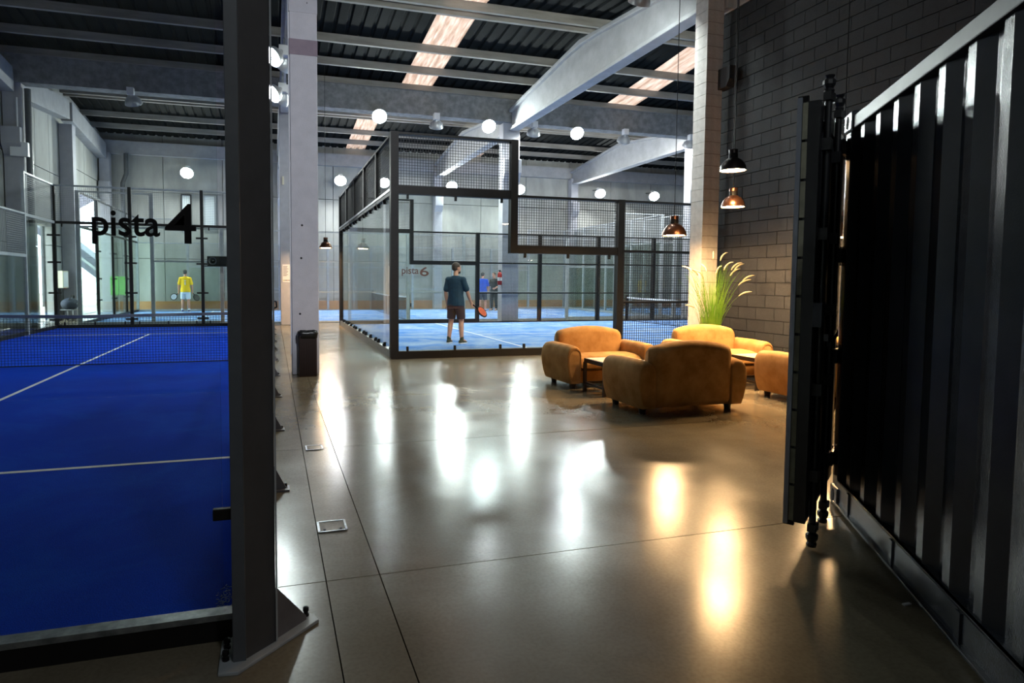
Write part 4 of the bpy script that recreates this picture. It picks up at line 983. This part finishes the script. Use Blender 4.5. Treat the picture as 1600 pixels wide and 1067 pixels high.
def racket(label, t, grip, direction, face, mat='racket'):
    m4 = Matrix.Rotation(t.rotation_euler.z, 4, 'Z'); g_ = t.location + m4.to_3x3() @ grip; d = Vector(direction).normalized(); nn = Vector(face).normalized(); w = d.cross(nn).normalized(); nn = w.cross(d).normalized()
    r = thing('padel_racket', label, 'racket', g_); P = lambda a, b, c: tuple(d * a + w * b + nn * c)
    mb = MB(); ring = []
    for k in range(28):
        a = 2 * PI * k / 28; ring.append((.215 + .135 * math.cos(a) * (1 if math.cos(a) > 0 else 1.0), .118 * math.sin(a)))
    link('face', MB().loft([[P(.215 + (a - .215) * .9, b * .9, c) for a, b in ring] for c in (-.017, .017)]).mesh('face', M[mat]), r)
    link('rim', MB().tube([P(a, b, 0) for a, b in ring] + [P(*ring[0], 0)], .017, 8).mesh('rim', M['decal'], True), r)
    link('handle', MB().tube([P(-.07, 0, 0), P(.07, 0, 0)], .017, 10).mesh('handle', M['decal'], True), r)
    for s in (-1, 1): link('throat', MB().bar(P(.06, s * .008, 0), P(.115, s * .06, 0), .018, .026).mesh('throat', M['decal']), r)
    h = MB()
    for i in range(-2, 3):
        for k in range(-2, 3):
            if i * i + k * k < 7: h.lathe([(.007, -.0175), (.007, .0175)], 6, P(.22 + i * .032, k * .032, 0), nn.to_track_quat('Z', 'Y').to_matrix().to_4x4())
    link('holes', h.mesh('holes', M['decal']), r)
    return r
man, gr = person('bearded player in navy tee and dark shorts standing on the light blue court', (3.90, 13.55, .012), -.75, 'tee_navy', 'short_dark', 'hair', 'shoe',
    [(-.245, -.02, 1.13), (-.235, .03, .88), (-.225, .06, .78)], [(.26, .05, 1.14), (.285, .17, .92), (.295, .25, .84)], legs=((-.15, -.02), (.15, .02)), head_turn=-.55, beard=True, vox=.0085)
racket('orange padel racket held low by the player in navy tee', man, gr[1][0] + Vector((.02, .03, -.03)), (.75, .1, -.55), (.35, -.70, .62))
yel, gr = person('player in yellow tee and white shorts seen from behind on the far court', (-3.55, 29.3, .012), .05, 'tee_yellow', 'short_white', 'hair_grey', 'shoe_blue',
    [(-.26, .0, 1.13), (-.27, .04, .88), (-.27, .06, .78)], [(.26, .0, 1.13), (.27, .04, .88), (.275, .06, .78)], legs=((-.13, 0), (.13, 0)))
m_ = MB()
for z, w in ((1.33, .07), (1.28, .02), (1.24, .05), (1.20, .05), (1.16, .03)): m_.box(-w / 2, w / 2, -.135, -.105, z - .018, z + .018)
link('back_print', m_.mesh('back_print', M['white']), yel)
racket('white padel racket in the left hand of the yellow tee player', yel, gr[0][0], (-.7, .1, -.6), (.1, -1, .1), 'white')
racket('dark padel racket in the right hand of the yellow tee player', yel, gr[1][0], (.5, .1, -.75), (.6, -.7, 0), 'container_dark')
blu, gr = person('player in blue tee and grey shorts walking beyond the black court', (9.15, 27.4, .012), -.35, 'tee_blue', 'short_grey', 'hair_grey', 'shoe_blue',
    [(-.25, .05, 1.14), (-.2, .22, 1.0), (-.15, .3, .98)], [(.25, .06, 1.13), (.2, .24, 1.0), (.16, .32, .97)], legs=((-.14, -.1), (.14, .12)), head_turn=-.3)
blk, gr = person('person in black top and dark trousers standing right of the blue tee player', (9.95, 28.1, .012), 2.2, 'tee_black', 'tee_black', 'hair', 'shoe',
    [(-.27, .06, 1.15), (-.22, .25, 1.05), (-.18, .33, 1.04)], [(.27, .02, 1.13), (.27, .1, .9), (.27, .13, .8)], legs=((-.12, 0), (.12, .05)), long_legs=True)
yg, gr = person('distant player in pale yellow top on the far right court', (18.4, 29.0, .012), 1.9, 'tee_yellow', 'short_grey', 'hair_grey', 'shoe',
    [(-.25, .05, 1.14), (-.2, .22, 1.0), (-.15, .3, .98)], [(.26, .0, 1.13), (.27, .04, .88), (.275, .06, .78)], legs=((-.12, 0), (.12, 0)), vox=.016)
